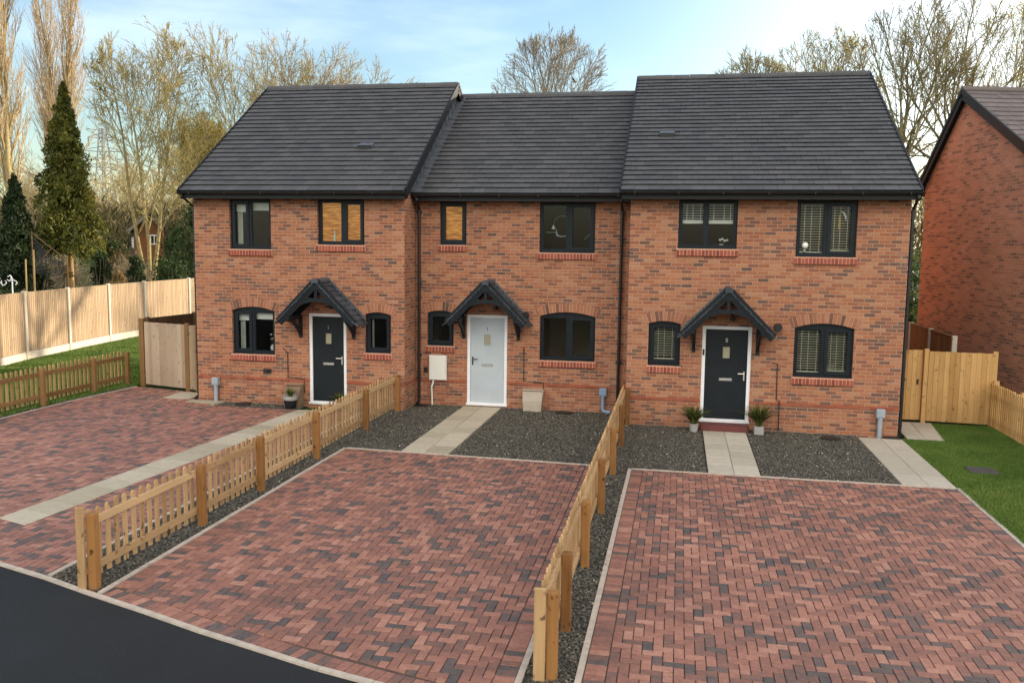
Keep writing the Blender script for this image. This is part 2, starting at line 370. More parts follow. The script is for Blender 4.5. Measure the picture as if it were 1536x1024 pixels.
    def build(s, name, mats, parent=None, smooth=False):
        if not isinstance(mats, (list, tuple)): mats = [mats]
        me = bpy.data.meshes.new(name)
        org = ORG.get(parent.name, Vector((0,0,0))) if parent else Vector((0,0,0))
        vs = np.array(s.v, dtype=np.float64).reshape(-1, 3) - np.array(org)
        me.from_pydata(vs.tolist(), [], s.f)
        for m in mats: me.materials.append(m)
        if len(mats) > 1: me.polygons.foreach_set('material_index', s.m)
        at = me.attributes.new('tint', 'FLOAT', 'FACE'); at.data.foreach_set('value', s.t)
        if smooth: me.polygons.foreach_set('use_smooth', [True]*len(s.f))
        o = bpy.data.objects.new(name, me); COL.objects.link(o)
        if parent: o.parent = parent; ORG[o.name] = org
        return o

def np_mesh(name, V, k, tint, mat, parent=None, mi=None, smooth=False):
    """many k-gons: V is (n*k, 3), every k rows one face"""
    n = len(V)//k
    org = ORG.get(parent.name, Vector((0,0,0))) if parent else Vector((0,0,0))
    V = (np.asarray(V) - np.array(org)).astype(np.float32)
    me = bpy.data.meshes.new(name)
    me.vertices.add(len(V)); me.vertices.foreach_set('co', V.ravel())
    me.loops.add(n*k); me.loops.foreach_set('vertex_index', np.arange(n*k, dtype=np.int32))
    me.polygons.add(n); me.polygons.foreach_set('loop_start', np.arange(0, n*k, k, dtype=np.int32))
    me.update(calc_edges=True)
    for m in (mat if isinstance(mat, list) else [mat]): me.materials.append(m)
    if mi is not None: me.polygons.foreach_set('material_index', mi)
    at = me.attributes.new('tint', 'FLOAT', 'FACE'); at.data.foreach_set('value', np.asarray(tint, dtype=np.float32))
    o = bpy.data.objects.new(name, me); COL.objects.link(o)
    if parent: o.parent = parent; ORG[o.name] = org
    return o

def tag(o, label, cat, group=None):
    o['label'] = label; o['category'] = cat
    if group: o['group'] = group
    return o
def thing(name, loc, label, cat, group=None):
    o = bpy.data.objects.new(name, None); COL.objects.link(o); o.empty_display_size = 0.2
    o.location = loc; ORG[o.name] = Vector(loc); return tag(o, label, cat, group)
def struct(o, kind='structure'): o['kind'] = kind; return o
def setlabel(o, l): o['label'] = l; return o

# ------------------------------------------------------------------ camera, light, sky
cy, sy = math.cos(0.187179), math.sin(0.187179)
cp, sp = math.cos(-0.110151), math.sin(-0.110151)
cr, sr = math.cos(0.012616), math.sin(0.012616)
fw = Vector((-sy, cy, 0)); rt = Vector((cy, sy, 0)); up = Vector((0, 0, 1))
f2 = fw*cp + up*sp; u2 = up*cp - fw*sp
rx = rt*cr + u2*sr; ux = u2*cr - rt*sr
cam = bpy.data.cameras.new('camera'); co = bpy.data.objects.new('camera', cam); COL.objects.link(co)
mw = Matrix.Identity(4)
for i in range(3): mw[i][0] = rx[i]; mw[i][1] = ux[i]; mw[i][2] = -f2[i]
mw[0][3], mw[1][3], mw[2][3] = 1.08039, -19.13339, 3.87634
co.matrix_world = mw
cam.sensor_width = 36; cam.lens = 36*1320.05/1536; cam.clip_end = 3000
S.camera = co

SUN_EL, SUN_AZ = R(8.5), R(55)      # azimuth measured from +Y towards +X
sd = Vector((math.sin(SUN_AZ)*math.cos(SUN_EL), math.cos(SUN_AZ)*math.cos(SUN_EL), math.sin(SUN_EL)))
sl = bpy.data.lights.new('sun', 'SUN'); sl.energy = 4.2; sl.angle = R(0.53); sl.color = (1.0, 0.83, 0.60)
so = bpy.data.objects.new('sun', sl); COL.objects.link(so)
so.rotation_euler = sd.to_track_quat('Z', 'Y').to_euler(); so.location = (30, 20, 30)
W = bpy.data.worlds.new('World'); S.world = W; W.use_nodes = True
wt = W.node_tree; bg = wt.nodes['Background']
sky = wt.nodes.new('ShaderNodeTexSky'); sky.sky_type = 'NISHITA'; sky.sun_disc = False
sky.sun_elevation = SUN_EL; sky.sun_rotation = SUN_AZ; sky.air_density = 1.0; sky.dust_density = 1.0; sky.ozone_density = 2.0
tc = wt.nodes.new('ShaderNodeTexCoord')
mp = wt.nodes.new('ShaderNodeMapping'); mp.inputs['Scale'].default_value = (1.2, 1.2, 5.0)
nz = wt.nodes.new('ShaderNodeTexNoise'); nz.inputs['Scale'].default_value = 2.2; nz.inputs['Detail'].default_value = 6; nz.inputs['Roughness'].default_value = 0.55
rp = wt.nodes.new('ShaderNodeMapRange'); rp.interpolation_type = 'SMOOTHSTEP'
rp.inputs['From Min'].default_value = 0.42; rp.inputs['From Max'].default_value = 0.78; rp.inputs['To Max'].default_value = 0.22
mx = wt.nodes.new('ShaderNodeMix'); mx.data_type = 'RGBA'; mx.inputs[7].default_value = (6.5, 6.9, 7.4, 1)
for a, b in ((tc.outputs['Generated'], mp.inputs[0]), (mp.outputs[0], nz.inputs['Vector']), (nz.outputs['Fac'], rp.inputs['Value']),
             (rp.outputs[0], mx.inputs[0]), (sky.outputs[0], mx.inputs[6])):
    wt.links.new(a, b)
# added bright cloud bank behind the camera, unseen, to light the house fronts
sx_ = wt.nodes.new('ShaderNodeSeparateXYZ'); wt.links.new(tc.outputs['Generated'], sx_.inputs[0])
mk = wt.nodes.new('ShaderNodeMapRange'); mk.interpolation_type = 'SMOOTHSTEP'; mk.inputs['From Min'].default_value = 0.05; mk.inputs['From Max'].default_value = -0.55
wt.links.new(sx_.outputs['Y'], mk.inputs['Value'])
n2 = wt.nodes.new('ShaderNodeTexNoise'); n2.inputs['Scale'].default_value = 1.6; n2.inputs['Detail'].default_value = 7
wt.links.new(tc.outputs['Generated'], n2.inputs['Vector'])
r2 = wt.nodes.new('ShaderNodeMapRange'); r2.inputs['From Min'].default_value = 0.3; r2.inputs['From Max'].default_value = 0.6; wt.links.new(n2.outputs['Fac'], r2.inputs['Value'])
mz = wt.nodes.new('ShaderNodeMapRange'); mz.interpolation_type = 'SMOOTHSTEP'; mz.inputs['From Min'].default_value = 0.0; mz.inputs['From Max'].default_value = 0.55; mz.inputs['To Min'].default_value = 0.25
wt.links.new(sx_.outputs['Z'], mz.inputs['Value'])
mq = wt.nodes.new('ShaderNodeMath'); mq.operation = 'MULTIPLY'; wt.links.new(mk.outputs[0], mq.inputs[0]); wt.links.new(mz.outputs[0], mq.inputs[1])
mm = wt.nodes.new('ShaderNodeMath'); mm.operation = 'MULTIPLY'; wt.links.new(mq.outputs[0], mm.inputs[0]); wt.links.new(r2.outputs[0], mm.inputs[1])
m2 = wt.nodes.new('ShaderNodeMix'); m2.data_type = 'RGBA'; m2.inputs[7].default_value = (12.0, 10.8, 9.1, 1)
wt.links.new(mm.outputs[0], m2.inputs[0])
# thin bright veil of cloud round the low sun
dt = wt.nodes.new('ShaderNodeVectorMath'); dt.operation = 'DOT_PRODUCT'; wt.links.new(tc.outputs['Generated'], dt.inputs[0]); dt.inputs[1].default_value = sd
r3 = wt.nodes.new('ShaderNodeMapRange'); r3.interpolation_type = 'SMOOTHSTEP'; r3.inputs['From Min'].default_value = 0.50; r3.inputs['From Max'].default_value = 0.97; r3.inputs['To Max'].default_value = 0.52
wt.links.new(dt.outputs['Value'], r3.inputs['Value'])
m3 = wt.nodes.new('ShaderNodeMix'); m3.data_type = 'RGBA'; m3.inputs[7].default_value = (8.2, 8.0, 7.6, 1)
wt.links.new(r3.outputs[0], m3.inputs[0]); wt.links.new(mx.outputs[2], m3.inputs[6])
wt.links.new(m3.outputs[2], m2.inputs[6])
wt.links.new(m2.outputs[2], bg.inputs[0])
bg.inputs[1].default_value = 0.15
S.view_settings.view_transform = 'Standard'; S.view_settings.look = 'None'; S.view_settings.exposure = 1.2; S.view_settings.gamma = 1.0
S.render.engine = 'CYCLES'
S.cycles.use_denoising = True
S.cycles.max_bounces = 6; S.cycles.transparent_max_bounces = 16
S.cycles.caustics_reflective = False; S.cycles.caustics_refractive = False

# ------------------------------------------------------------------ ground and surfaces
def hill(x, y):
    t = min(1, max(0, (y-14)/40)); z = 3.6*t*t*(3-2*t)
    return z
def make_ground():
    xs = sorted(set([-700,-400,-250,-150] + list(range(-110, 81, 5)) + [110,200,400,700]))
    ys = sorted(set([-300,-150,-80,-40,-20,0,8] + list(range(11, 80, 3)) + [90,110,150,250,450,900]))
    b = MB(); V = [(x, y, -0.06 + hill(x, y) + (0.15*math.sin(x*0.31)*math.sin(y*0.27) if y > 20 else 0)) for y in ys for x in xs]
    n = len(xs); F = [(j*n+i, j*n+i+1, (j+1)*n+i+1, (j+1)*n+i) for j in range(len(ys)-1) for i in range(n-1)]
    b.add(V, F); return struct(b.build('ground', M['ground'], smooth=True))
make_ground()
KC = [(-30,-2.6),(-20,-5.9),(-14,-7.95),(-10,-9.26),(-8,-9.9),(-6.8,-10.27),(-5.96,-10.54),(-5.19,-10.83),(-4.3,-11.14),(-3.52,-11.43),(-2.82,-11.66),(-2.04,-11.92),(-1.47,-12.07),(0,-12.42),(3,-13.0),(8,-13.8),(16,-14.6),(30,-15.2)]
def kerb_y(x):
    for (a, b), (c, d) in zip(KC, KC[1:]):
        if a <= x <= c: return b + (d-b)*(x-a)/(c-a)
    return -12
b = MB()
for (a, c), (d, e) in zip(KC, KC[1:]): b.add([(a, -60, -0.012), (d, -60, -0.012), (d, e, -0.012), (a, c, -0.012)], [(0,1,2,3)])
struct(b.build('road', M['asphalt']))
def kerb(pts, w=0.06, top=0.008, name='kerb', seg=0.9):
    b = MB()
    for (a, c), (d, e) in zip(pts, pts[1:]):
        L = math.hypot(d-a, e-c); n = max(1, round(L/seg))
        for i in range(n):
            t0, t1 = i/n + 0.004/L, (i+1)/n - 0.004/L; dz = random.uniform(-0.002, 0.002)
            b.beam((a+(d-a)*t0, c+(e-c)*t0, top-0.075+dz), (a+(d-a)*t1, c+(e-c)*t1, top-0.075+dz), w, 0.15)
    return struct(b.build(name, M['kerb']))
kerb(KC[3:15], 0.065, 0.010, 'road_kerb')
kerb([(-5.97, kerb_y(-5.97)+0.06), (-5.97, -0.25)])
kerb([(-5.09, kerb_y(-5.09)+0.06), (-5.05, -3.64)])
kerb([(-5.02, -3.64), (-0.24, -3.86)])
kerb([(-0.22, -12.3), (-0.20, -3.90)])
kerb([(0.30, -12.4), (0.33, -3.94)])
kerb([(0.36, -3.95), (5.62, -3.99)])
kerb([(5.66, -12.4), (5.66, -3.96)])
kerb([(-13.22, -7.9), (-13.2, -0.8), (-12.98, 1.70)])
def inside(poly, x, y):
    c = False; n = len(poly)
    for i in range(n):
        (x1, y1), (x2, y2) = poly[i], poly[(i+1) % n]
        if (y1 > y) != (y2 > y) and x < (x2-x1)*(y-y1)/(y2-y1) + x1: c = not c
    return c
def clip(poly, cpoly):
    """Sutherland-Hodgman against a convex counter-clockwise polygon"""
    out = poly
    for i in range(len(cpoly)):
        a, bb = cpoly[i], cpoly[(i+1) % len(cpoly)]; inp = out; out = []
        if not inp: return []
        def side(p): return (bb[0]-a[0])*(p[1]-a[1]) - (bb[1]-a[1])*(p[0]-a[0])
        for j in range(len(inp)):
            p, q = inp[j-1], inp[j]; sp_, sq = side(p), side(q)
            if sq >= 0:
                if sp_ < 0: t = sp_/(sp_-sq); out.append((p[0]+(q[0]-p[0])*t, p[1]+(q[1]-p[1])*t))
                out.append(q)
            elif sp_ >= 0: t = sp_/(sp_-sq); out.append((p[0]+(q[0]-p[0])*t, p[1]+(q[1]-p[1])*t))
    return out
def pavers(polys, soldiers=(), base=None):
    """herringbone block paving laid over convex polygons, with header courses along given edges"""
    b = MB(); L, Wd, g = 0.2, 0.1, 0.0075
    def block(x0, x1, y0, y1, cps):
        for cpoly in cps:
            q = clip([(x0,y0),(x1,y0),(x1,y1),(x0,y1)], cpoly)
            if len(q) < 3: continue
            ar = abs(sum(q[i][0]*q[(i+1)%len(q)][1]-q[(i+1)%len(q)][0]*q[i][1] for i in range(len(q))))/2
            if ar < 0.0006: continue
            cx = sum(p[0] for p in q)/len(q); cyy = sum(p[1] for p in q)/len(q)
            z = random.gauss(0, 0.0013); tx = random.gauss(0, 0.01); ty = random.gauss(0, 0.01)
            def P(p, ins, zz):
                dx, dy = p[0]-cx, p[1]-cyy; d = math.hypot(dx, dy) or 1
                k = max(0.0, 1-ins/d); return (cx+dx*k, cyy+dy*k, zz + z + dx*tx + dy*ty)
            n = len(q)
            V = [P(p, 0.006, 0.0) for p in q] + [P(p, 0.0015, -0.004) for p in q] + [P(p, 0.001, -0.022) for p in q]
            F = [tuple(range(n))] + [(n+i, n+(i+1)%n, (i+1)%n, i) for i in range(n)] + [(2*n+i, 2*n+(i+1)%n, n+(i+1)%n, n+i) for i in range(n)]
            t = random.betavariate(2.4, 2.2)
            if random.random() < 0.08: t = random.uniform(0, 0.16)
            b.add(V, F, 0, t)
    for poly in polys:
        x0 = min(p[0] for p in poly); x1 = max(p[0] for p in poly); y0 = min(p[1] for p in poly); y1 = max(p[1] for p in poly)
        nx = int((x1-x0)/Wd)+6; ny = int((y1-y0)/Wd)+6
        for j in range(-4, ny):
            for i in range(-4, nx):
                k = (i - j) % 4
                X, Y = x0 + i*Wd, y0 + j*Wd
                if k == 0: block(X+g/2, X+L-g/2, Y+g/2, Y+Wd-g/2, [poly])        # lies along X
                elif k == 3: block(X+g/2, X+Wd-g/2, Y+g/2, Y+L-g/2, [poly])      # lies along Y
    for (xa, ya, xb, yb, side) in soldiers:      # straight header course, blocks across the edge
        Ls = math.hypot(xb-xa, yb-ya); n = int(Ls/Wd); ux_, uy_ = (xb-xa)/Ls, (yb-ya)/Ls; nx_, ny_ = -uy_*side, ux_*side
        for i in range(n):
            a0, a1 = i*Ls/n + g/2, (i+1)*Ls/n - g/2
            q = [(xa+ux_*s_+nx_*w_, ya+uy_*s_+ny_*w_) for s_, w_ in ((a0,g/2),(a1,g/2),(a1,L-g/2),(a0,L-g/2))]
            if side < 0: q = q[::-1]
            z = random.gauss(0, 0.001); n4 = 4
            cx = sum(p[0] for p in q)/4; cyy = sum(p[1] for p in q)/4
            def P(p, ins, zz):
                dx, dy = p[0]-cx, p[1]-cyy; d = math.hypot(dx, dy); k = 1-ins/d; return (cx+dx*k, cyy+dy*k, zz+z)
            V = [P(p,0.006,0) for p in q]+[P(p,0.0015,-0.004) for p in q]+[P(p,0.001,-0.022) for p in q]
            F = [(0,1,2,3)]+[(4+i_,4+(i_+1)%4,(i_+1)%4,i_) for i_ in range(4)]+[(8+i_,8+(i_+1)%4,4+(i_+1)%4,4+i_) for i_ in range(4)]
            t = random.betavariate(2.4, 2.2)
            if random.random() < 0.12: t = random.uniform(0, 0.16)
            b.add(V, F, 0, t)
    o = struct(b.build('driveway', M['paver']))
    bb = MB()
    for poly in (base or polys): bb.add([(x, y, -0.0115) for x, y in poly], [tuple(range(len(poly)))], 0)
    struct(bb.build('driveway_bed', M['joint']))
    return o
# middle drive
pavers([[(-4.85, kerb_y(-4.85)+.26), (-2.82, kerb_y(-2.82)+.26), (-0.45, kerb_y(-.45)+.26), (-0.45, -3.89), (-4.82, -3.69)]],
       [(-5.05, -10.60, -5.02, -3.70, -1), (-0.24, -3.92, -0.25, -12.10, -1)]+[(a, kerb_y(a)+.045, b_, kerb_y(b_)+.045, 1) for a, b_ in ((-5.03, -4.30), (-4.30, -3.52), (-3.52, -2.82), (-2.82, -2.04), (-2.04, -1.47), (-1.47, -0.27))],
       [[(-5.06, -10.82), (-2.82, -11.62), (-0.24, -12.32), (-0.22, -3.89), (-5.02, -3.67)]])
# right drive
pavers([[(0.54, -12.6), (5.42, -13.3), (5.42, -4.03), (0.565, -3.99)]],
       [(0.335, -12.5, 0.36, -3.99, -1), (5.63, -4.03, 5.63, -12.5, -1)],
       [[(0.33, -12.55), (5.63, -13.35), (5.63, -4.02), (0.36, -3.98)]])
# left drive, either side of the slab path
PL0, PL1 = (-8.12, -8.78), (-7.52, -0.30)      # path left edge
PR0, PR1 = (-7.55, -8.96), (-6.86, -0.30)
pavers([[(-13.18, -8.15), (-8.14, -9.80), (-7.53, -0.34), (-13.18, -0.2)],
        [(-13.16, -0.205), (-9.75, -0.295), (-10.7, 1.2), (-12.95, 1.66)],
        [(-8.14, -9.795), (-6.02, -10.46), (-6.02, -8.78), (-8.07, -8.78)],
        [(-7.60, -8.775), (-6.02, -8.775), (-6.02, -0.33), (-6.88, -0.33)]],
       (), None)
def slabs(a0, a1, b0, b1, cols, ln, name='path', mat='slab', top=0.006):
    """slab path between left edge a0-a1 and right edge b0-b1"""
    b = MB(); L = math.dist(a0, a1); n = max(1, round(L/ln)); g = 0.004
    for i in range(n):
        for c in range(cols):
            t0, t1 = i/n + g/L, (i+1)/n - g/L; W_ = math.dist(a0, b0)
            s0, s1 = c/cols + g/W_, (c+1)/cols - g/W_
            def P(t, s):
                A = [a0[k] + (a1[k]-a0[k])*t for k in (0,1)]; B = [b0[k] + (b1[k]-b0[k])*t for k in (0,1)]
                return (A[0]+(B[0]-A[0])*s, A[1]+(B[1]-A[1])*s)
            q = [P(t0,s0), P(t0,s1), P(t1,s1), P(t1,s0)]; z = top + random.uniform(-0.002, 0.002)
            cx = sum(p[0] for p in q)/4; cyy = sum(p[1] for p in q)/4
            ins = [(p[0]+(cx-p[0])*0.02, p[1]+(cyy-p[1])*0.02) for p in q]
            V = [(*p, z) for p in ins] + [(*p, z-0.004) for p in q] + [(*p, z-0.05) for p in q]
            b.add(V, [(0,1,2,3)] + [(4+k, 4+(k+1)%4, (k+1)%4, k) for k in range(4)] + [(8+k, 8+(k+1)%4, 4+(k+1)%4, 4+k) for k in range(4)])
    return struct(b.build(name, M[mat]))
slabs(PL0, PL1, PR0, PR1, 1, 0.45)
slabs((-3.95, -3.64), (-3.92, 1.10), (-3.02, -3.68), (-3.0, 1.10), 2, 0.6)
slabs((1.67, -3.90), (1.66, -0.38), (2.55, -3.90), (2.55, -0.38), 2, 0.6, mat='slabgrey')
slabs((4.81, -3.92), (4.80, -0.25), (5.65, -3.92), (5.66, -0.25), 2, 0.6, mat='slabgrey')
slabs((5.78, -0.2), (5.85, 1.72), (6.5, -0.2), (6.72, 1.72), 2, 0.6, mat='slabgrey')
slabs((-11.35, 0.30), (-11.42, 1.22), (-10.66, 0.30), (-10.72, 1.22), 1, 0.92, 'path')
slabs((-10.55, -0.02), (-10.55, 0.28), (-9.72, -0.16), (-9.66, 0.22), 1, 0.6, 'path')

# gravel
def stones(name, polys, dens, size=(0.010, 0.022), bedz=-0.02):
    bed = MB()
    for p in polys: bed.add([(x, y, bedz) for x, y in p], [tuple(range(len(p)))])
    struct(bed.build('gravel_bed', M['stonebed']))
    pts = []
    for p in polys:
        x0 = min(q[0] for q in p); x1 = max(q[0] for q in p); y0 = min(q[1] for q in p); y1 = max(q[1] for q in p)
        n = int((x1-x0)*(y1-y0)*dens)
        c = np.column_stack([rng.uniform(x0, x1, n), rng.uniform(y0, y1, n)])
        pts += [q for q in c if inside(p, q[0], q[1])]
    c = np.array(pts); n = len(c)
    base = np.array([(1,0,0),(0,1,0),(-1,0,0),(0,-1,0),(0,0,1),(0,0,-1)], float)
    tri = np.array([(0,1,4),(1,2,4),(2,3,4),(3,0,4)])
    s = rng.uniform(size[0], size[1], n)[:, None] * np.stack([rng.uniform(0.8, 1.6, n), rng.uniform(0.7, 1.1, n), rng.uniform(0.45, 0.9, n)], 1)
    V = base[None] * s[:, None, :] * rng.uniform(0.75, 1.2, (n, 6, 1))
    ang = rng.uniform(0, 6.28, n); ca, sa = np.cos(ang), np.sin(ang)
    tl = rng.normal(0, 0.35, n)
    z2 = V[..., 2] + V[..., 0]*np.sin(tl)[:, None]
    X = V[..., 0]*ca[:, None] - V[..., 1]*sa[:, None]; Y = V[..., 0]*sa[:, None] + V[..., 1]*ca[:, None]
    P = np.stack([X + c[:, 0:1], Y + c[:, 1:2], z2 + bedz + 0.004 + rng.uniform(0, 0.012, n)[:, None]], 2)
    F = P[:, tri, :].reshape(-1, 3)
    t = np.repeat(np.clip(rng.beta(2, 2.2, n)*0.9 + (rng.random(n) < 0.018)*0.4, 0, 1), 4)
    return struct(np_mesh(name, F, 3, t, M['stone']), 'stuff')
stones('gravel', [[(-5.94, -10.48), (-5.12, -10.75), (-5.08, -3.60), (-5.94, -3.60)], [(-5.94, -3.60), (-3.97, -3.63), (-3.94, 1.16), (-5.12, 1.16), (-5.12, 0.28), (-5.94, 0.28)]], 1600)
stones('gravel', [[(-3.0, -3.63), (-0.03, -3.82), (-0.03, 1.16), (-2.98, 1.16)]], 1600)
stones('gravel', [[(-0.18, -12.3), (0.28, -12.35), (0.31, -3.92), (-0.16, -3.9)]], 1700, (0.011, 0.023))
stones('gravel', [[(-0.16, -3.89), (1.65, -3.92), (1.64, -0.02), (-0.02, -0.02)], [(2.57, -3.92), (4.79, -3.95), (4.78, -0.02), (2.57, -0.02)]], 1600)
stones('gravel', [[(-9.62, -0.28), (-7.58, -0.30), (-7.52, 0.29), (-9.62, 0.29)], [(-13.38, -2.9), (-13.22, -2.9), (-13.22, -0.8), (-13.0, 1.7), (-13.3, 1.7)], [(-6.84, -0.3), (-6.0, -0.3), (-6.0, 0.28), (-6.84, 0.28)]], 1000)

def lawn(poly, dens, h=(0.03, 0.06), name='lawn', zf=None, w=0.006):
    b = MB()
    if zf is None: b.add([(x, y, -0.018) for x, y in poly], [tuple(range(len(poly)))]); struct(b.build(name, M['lawnbase']))
    x0 = min(q[0] for q in poly); x1 = max(q[0] for q in poly); y0 = min(q[1] for q in poly); y1 = max(q[1] for q in poly)
    n = int((x1-x0)*(y1-y0)*dens); c = np.column_stack([rng.uniform(x0, x1, n), rng.uniform(y0, y1, n)])
    px = np.array([q[0] for q in poly]); py = np.array([q[1] for q in poly]); ins = np.zeros(n, bool); m = len(poly)
    for i in range(m):
        xa, ya, xb, yb = px[i], py[i], px[(i+1) % m], py[(i+1) % m]
        if ya == yb: continue
        cond = ((ya > c[:, 1]) != (yb > c[:, 1])) & (c[:, 0] < (xb-xa)*(c[:, 1]-ya)/(yb-ya)+xa); ins ^= cond
    c = c[ins]; n = len(c)
    a = rng.uniform(0, 6.28, n); H = rng.uniform(h[0], h[1], n); le = rng.uniform(0.1, 0.7, n)*H; la = rng.uniform(0, 6.28, n)
    ww = rng.uniform(0.7, 1.5, n)*w
    dx, dy = np.cos(a)*ww, np.sin(a)*ww
    z0 = np.full(n, -0.02)
    A = np.stack([c[:, 0]-dx, c[:, 1]-dy, z0], 1); B = np.stack([c[:, 0]+dx, c[:, 1]+dy, z0], 1)
    T = np.stack([c[:, 0]+np.cos(la)*le, c[:, 1]+np.sin(la)*le, z0+H], 1)
    V = np.stack([A, B, T], 1).reshape(-1, 3)
    return struct(np_mesh('grass', V, 3, rng.beta(2.2, 2.2, n), M['grass']), 'stuff')
lawn([(5.675, -9.5), (8.6, -9.5), (8.6, 1.62), (6.70, 1.66), (6.47, -0.21), (5.66, -0.20), (5.66, -3.9)], 9500, (0.025, 0.055))
lawn([(-19.3, -4), (-13.42, -4), (-13.42, -1), (-13.1, 2.2), (-13.1, 12.6), (-20.2, 12.6), (-19.5, 5.3), (-19.2, 4)], 2200, (0.03, 0.07), w=0.012)

# ------------------------------------------------------------------ houses
def tiled(b, xa, xb, e, r, tw=0.29, g=0.230, th=0.012, lift=0.036, skew=None):
    """courses of tiles from eave point e=(y,z) up to ridge point r=(y,z)"""
    dy, dz = r[0]-e[0], r[1]-e[1]; L = math.hypot(dy, dz); uy, uz = dy/L, dz/L; ny, nz_ = -uz, uy
    if nz_ < 0: ny, nz_ = -ny, -nz_
    rows = max(1, round(L/g)); g = L/rows
    for k in range(rows):
        s0, s1 = k*g - (0.03 if k == 0 else 0.0), (k+1)*g + 0.03
        if k == rows-1: s1 = (k+1)*g
        x = xa - (tw/2 if k % 2 else 0)
        while x < xb - 1e-4:
            a, c = max(x, xa), min(x+tw, xb); x += tw
            if c - a < 0.01: continue
            j = random.gauss(0, 0.0012); gp = 0.0025
            def P(X, s, n): return (X, e[0]+uy*s+ny*n, e[1]+uz*s+nz_*n)
            V = [P(a+gp, s0, lift+j), P(c-gp, s0, lift+j), P(c-gp, s1, j), P(a+gp, s1, j),
                 P(a+gp, s0, lift-th+j), P(c-gp, s0, lift-th+j), P(c-gp, s1, j-th), P(a+gp, s1, j-th)]
            b.add(V, [(0,1,2,3), (4,5,1,0), (5,6,2,1), (7,4,0,3)], 0)

def arc(x0, x1, z, rise, n=14):
    """points of a segmental arch from x1 down to x0 (right to left)"""
    w = x1-x0; rad = (w*w/4 + rise*rise)/(2*rise); cx = (x0+x1)/2; cz = z+rise-rad; a = math.asin(w/2/rad)
    return [(cx+rad*math.sin(t), cz+rad*math.cos(t)) for t in [a - 2*a*i/n for i in range(n+1)]], rad, cx, cz, a
def outline(w):
    if w.get('rise'): return [(w['x0'], w['z0']), (w['x1'], w['z0'])] + arc(w['x0'], w['x1'], w['z1'], w['rise'])[0]
    return [(w['x0'], w['z0']), (w['x1'], w['z0']), (w['x1'], w['z1']), (w['x0'], w['z1'])]
def rect(x0, x1, z0, z1): return [(x0, z0), (x1, z0), (x1, z1), (x0, z1)]

def sill(parent, x0, x1, z, yf):
    b = MB(); n = max(2, round((x1-x0+0.06)/0.075)); W_ = (x1-x0+0.06)/n
    b.box(x0-0.028, x1+0.028, yf-0.036, yf+0.06, z-0.150, z-0.008, 1)
    for i in range(n):
        a = x0-0.03+i*W_; j = random.uniform(-0.002, 0.002)
        V = []
        for X in (a+0.008, a+W_-0.008):
            V += [(X, yf+0.07, z+0.004+j), (X, yf-0.035, z-0.022+j), (X, yf-0.045, z-0.034+j), (X, yf-0.045, z-0.15+j), (X, yf-0.036, z-0.158+j), (X, yf+0.02, z-0.156)]
        b.add(V, [(0,1,7,6),(1,2,8,7),(2,3,9,8),(3,4,10,9),(4,5,11,10),(0,5,4,3,2,1),(6,7,8,9,10,11)], 0)
    return b.build('sill', [M['sillbrick'], M['sillmortar']], parent)
def archbricks(house, w, yf):
    pts, rad, cx, cz, a = arc(w['x0'], w['x1'], w['z1'], w['rise']); b = MB()
    a2 = a + 0.07/rad; n = max(5, round(2*a2*rad/0.076)); dep = 0.215
    V = []; m = 20
    for i in range(m+1):
        t = -a2+2*a2*i/m
        V += [(cx+(rad+0.003)*math.sin(t), yf-0.002, cz+(rad+0.003)*math.cos(t)), (cx+(rad+dep-0.003)*math.sin(t), yf-0.002, cz+(rad+dep-0.003)*math.cos(t))]
    b.add(V, [(2*i, 2*i+2, 2*i+3, 2*i+1) for i in range(m)], 1)
    for i in range(n):
        t0 = -a2+2*a2*i/n + 0.0045/rad; t1 = -a2+2*a2*(i+1)/n - 0.0045/rad; y = yf-0.004-random.uniform(0, 0.003)
        r0, r1 = rad+0.004, rad+dep
        V = [(cx+r*math.sin(t), yy, cz+r*math.cos(t)) for yy in (y, yf+0.03) for r, t in ((r0,t0),(r0,t1),(r1,t1),(r1,t0))]
        b.add(V, [(0,1,2,3),(0,4,5,1),(1,5,6,2),(2,6,7,3),(3,7,4,0)], 0)
    b.build('brick_arch', [M['arch'], M['mortar']], house)

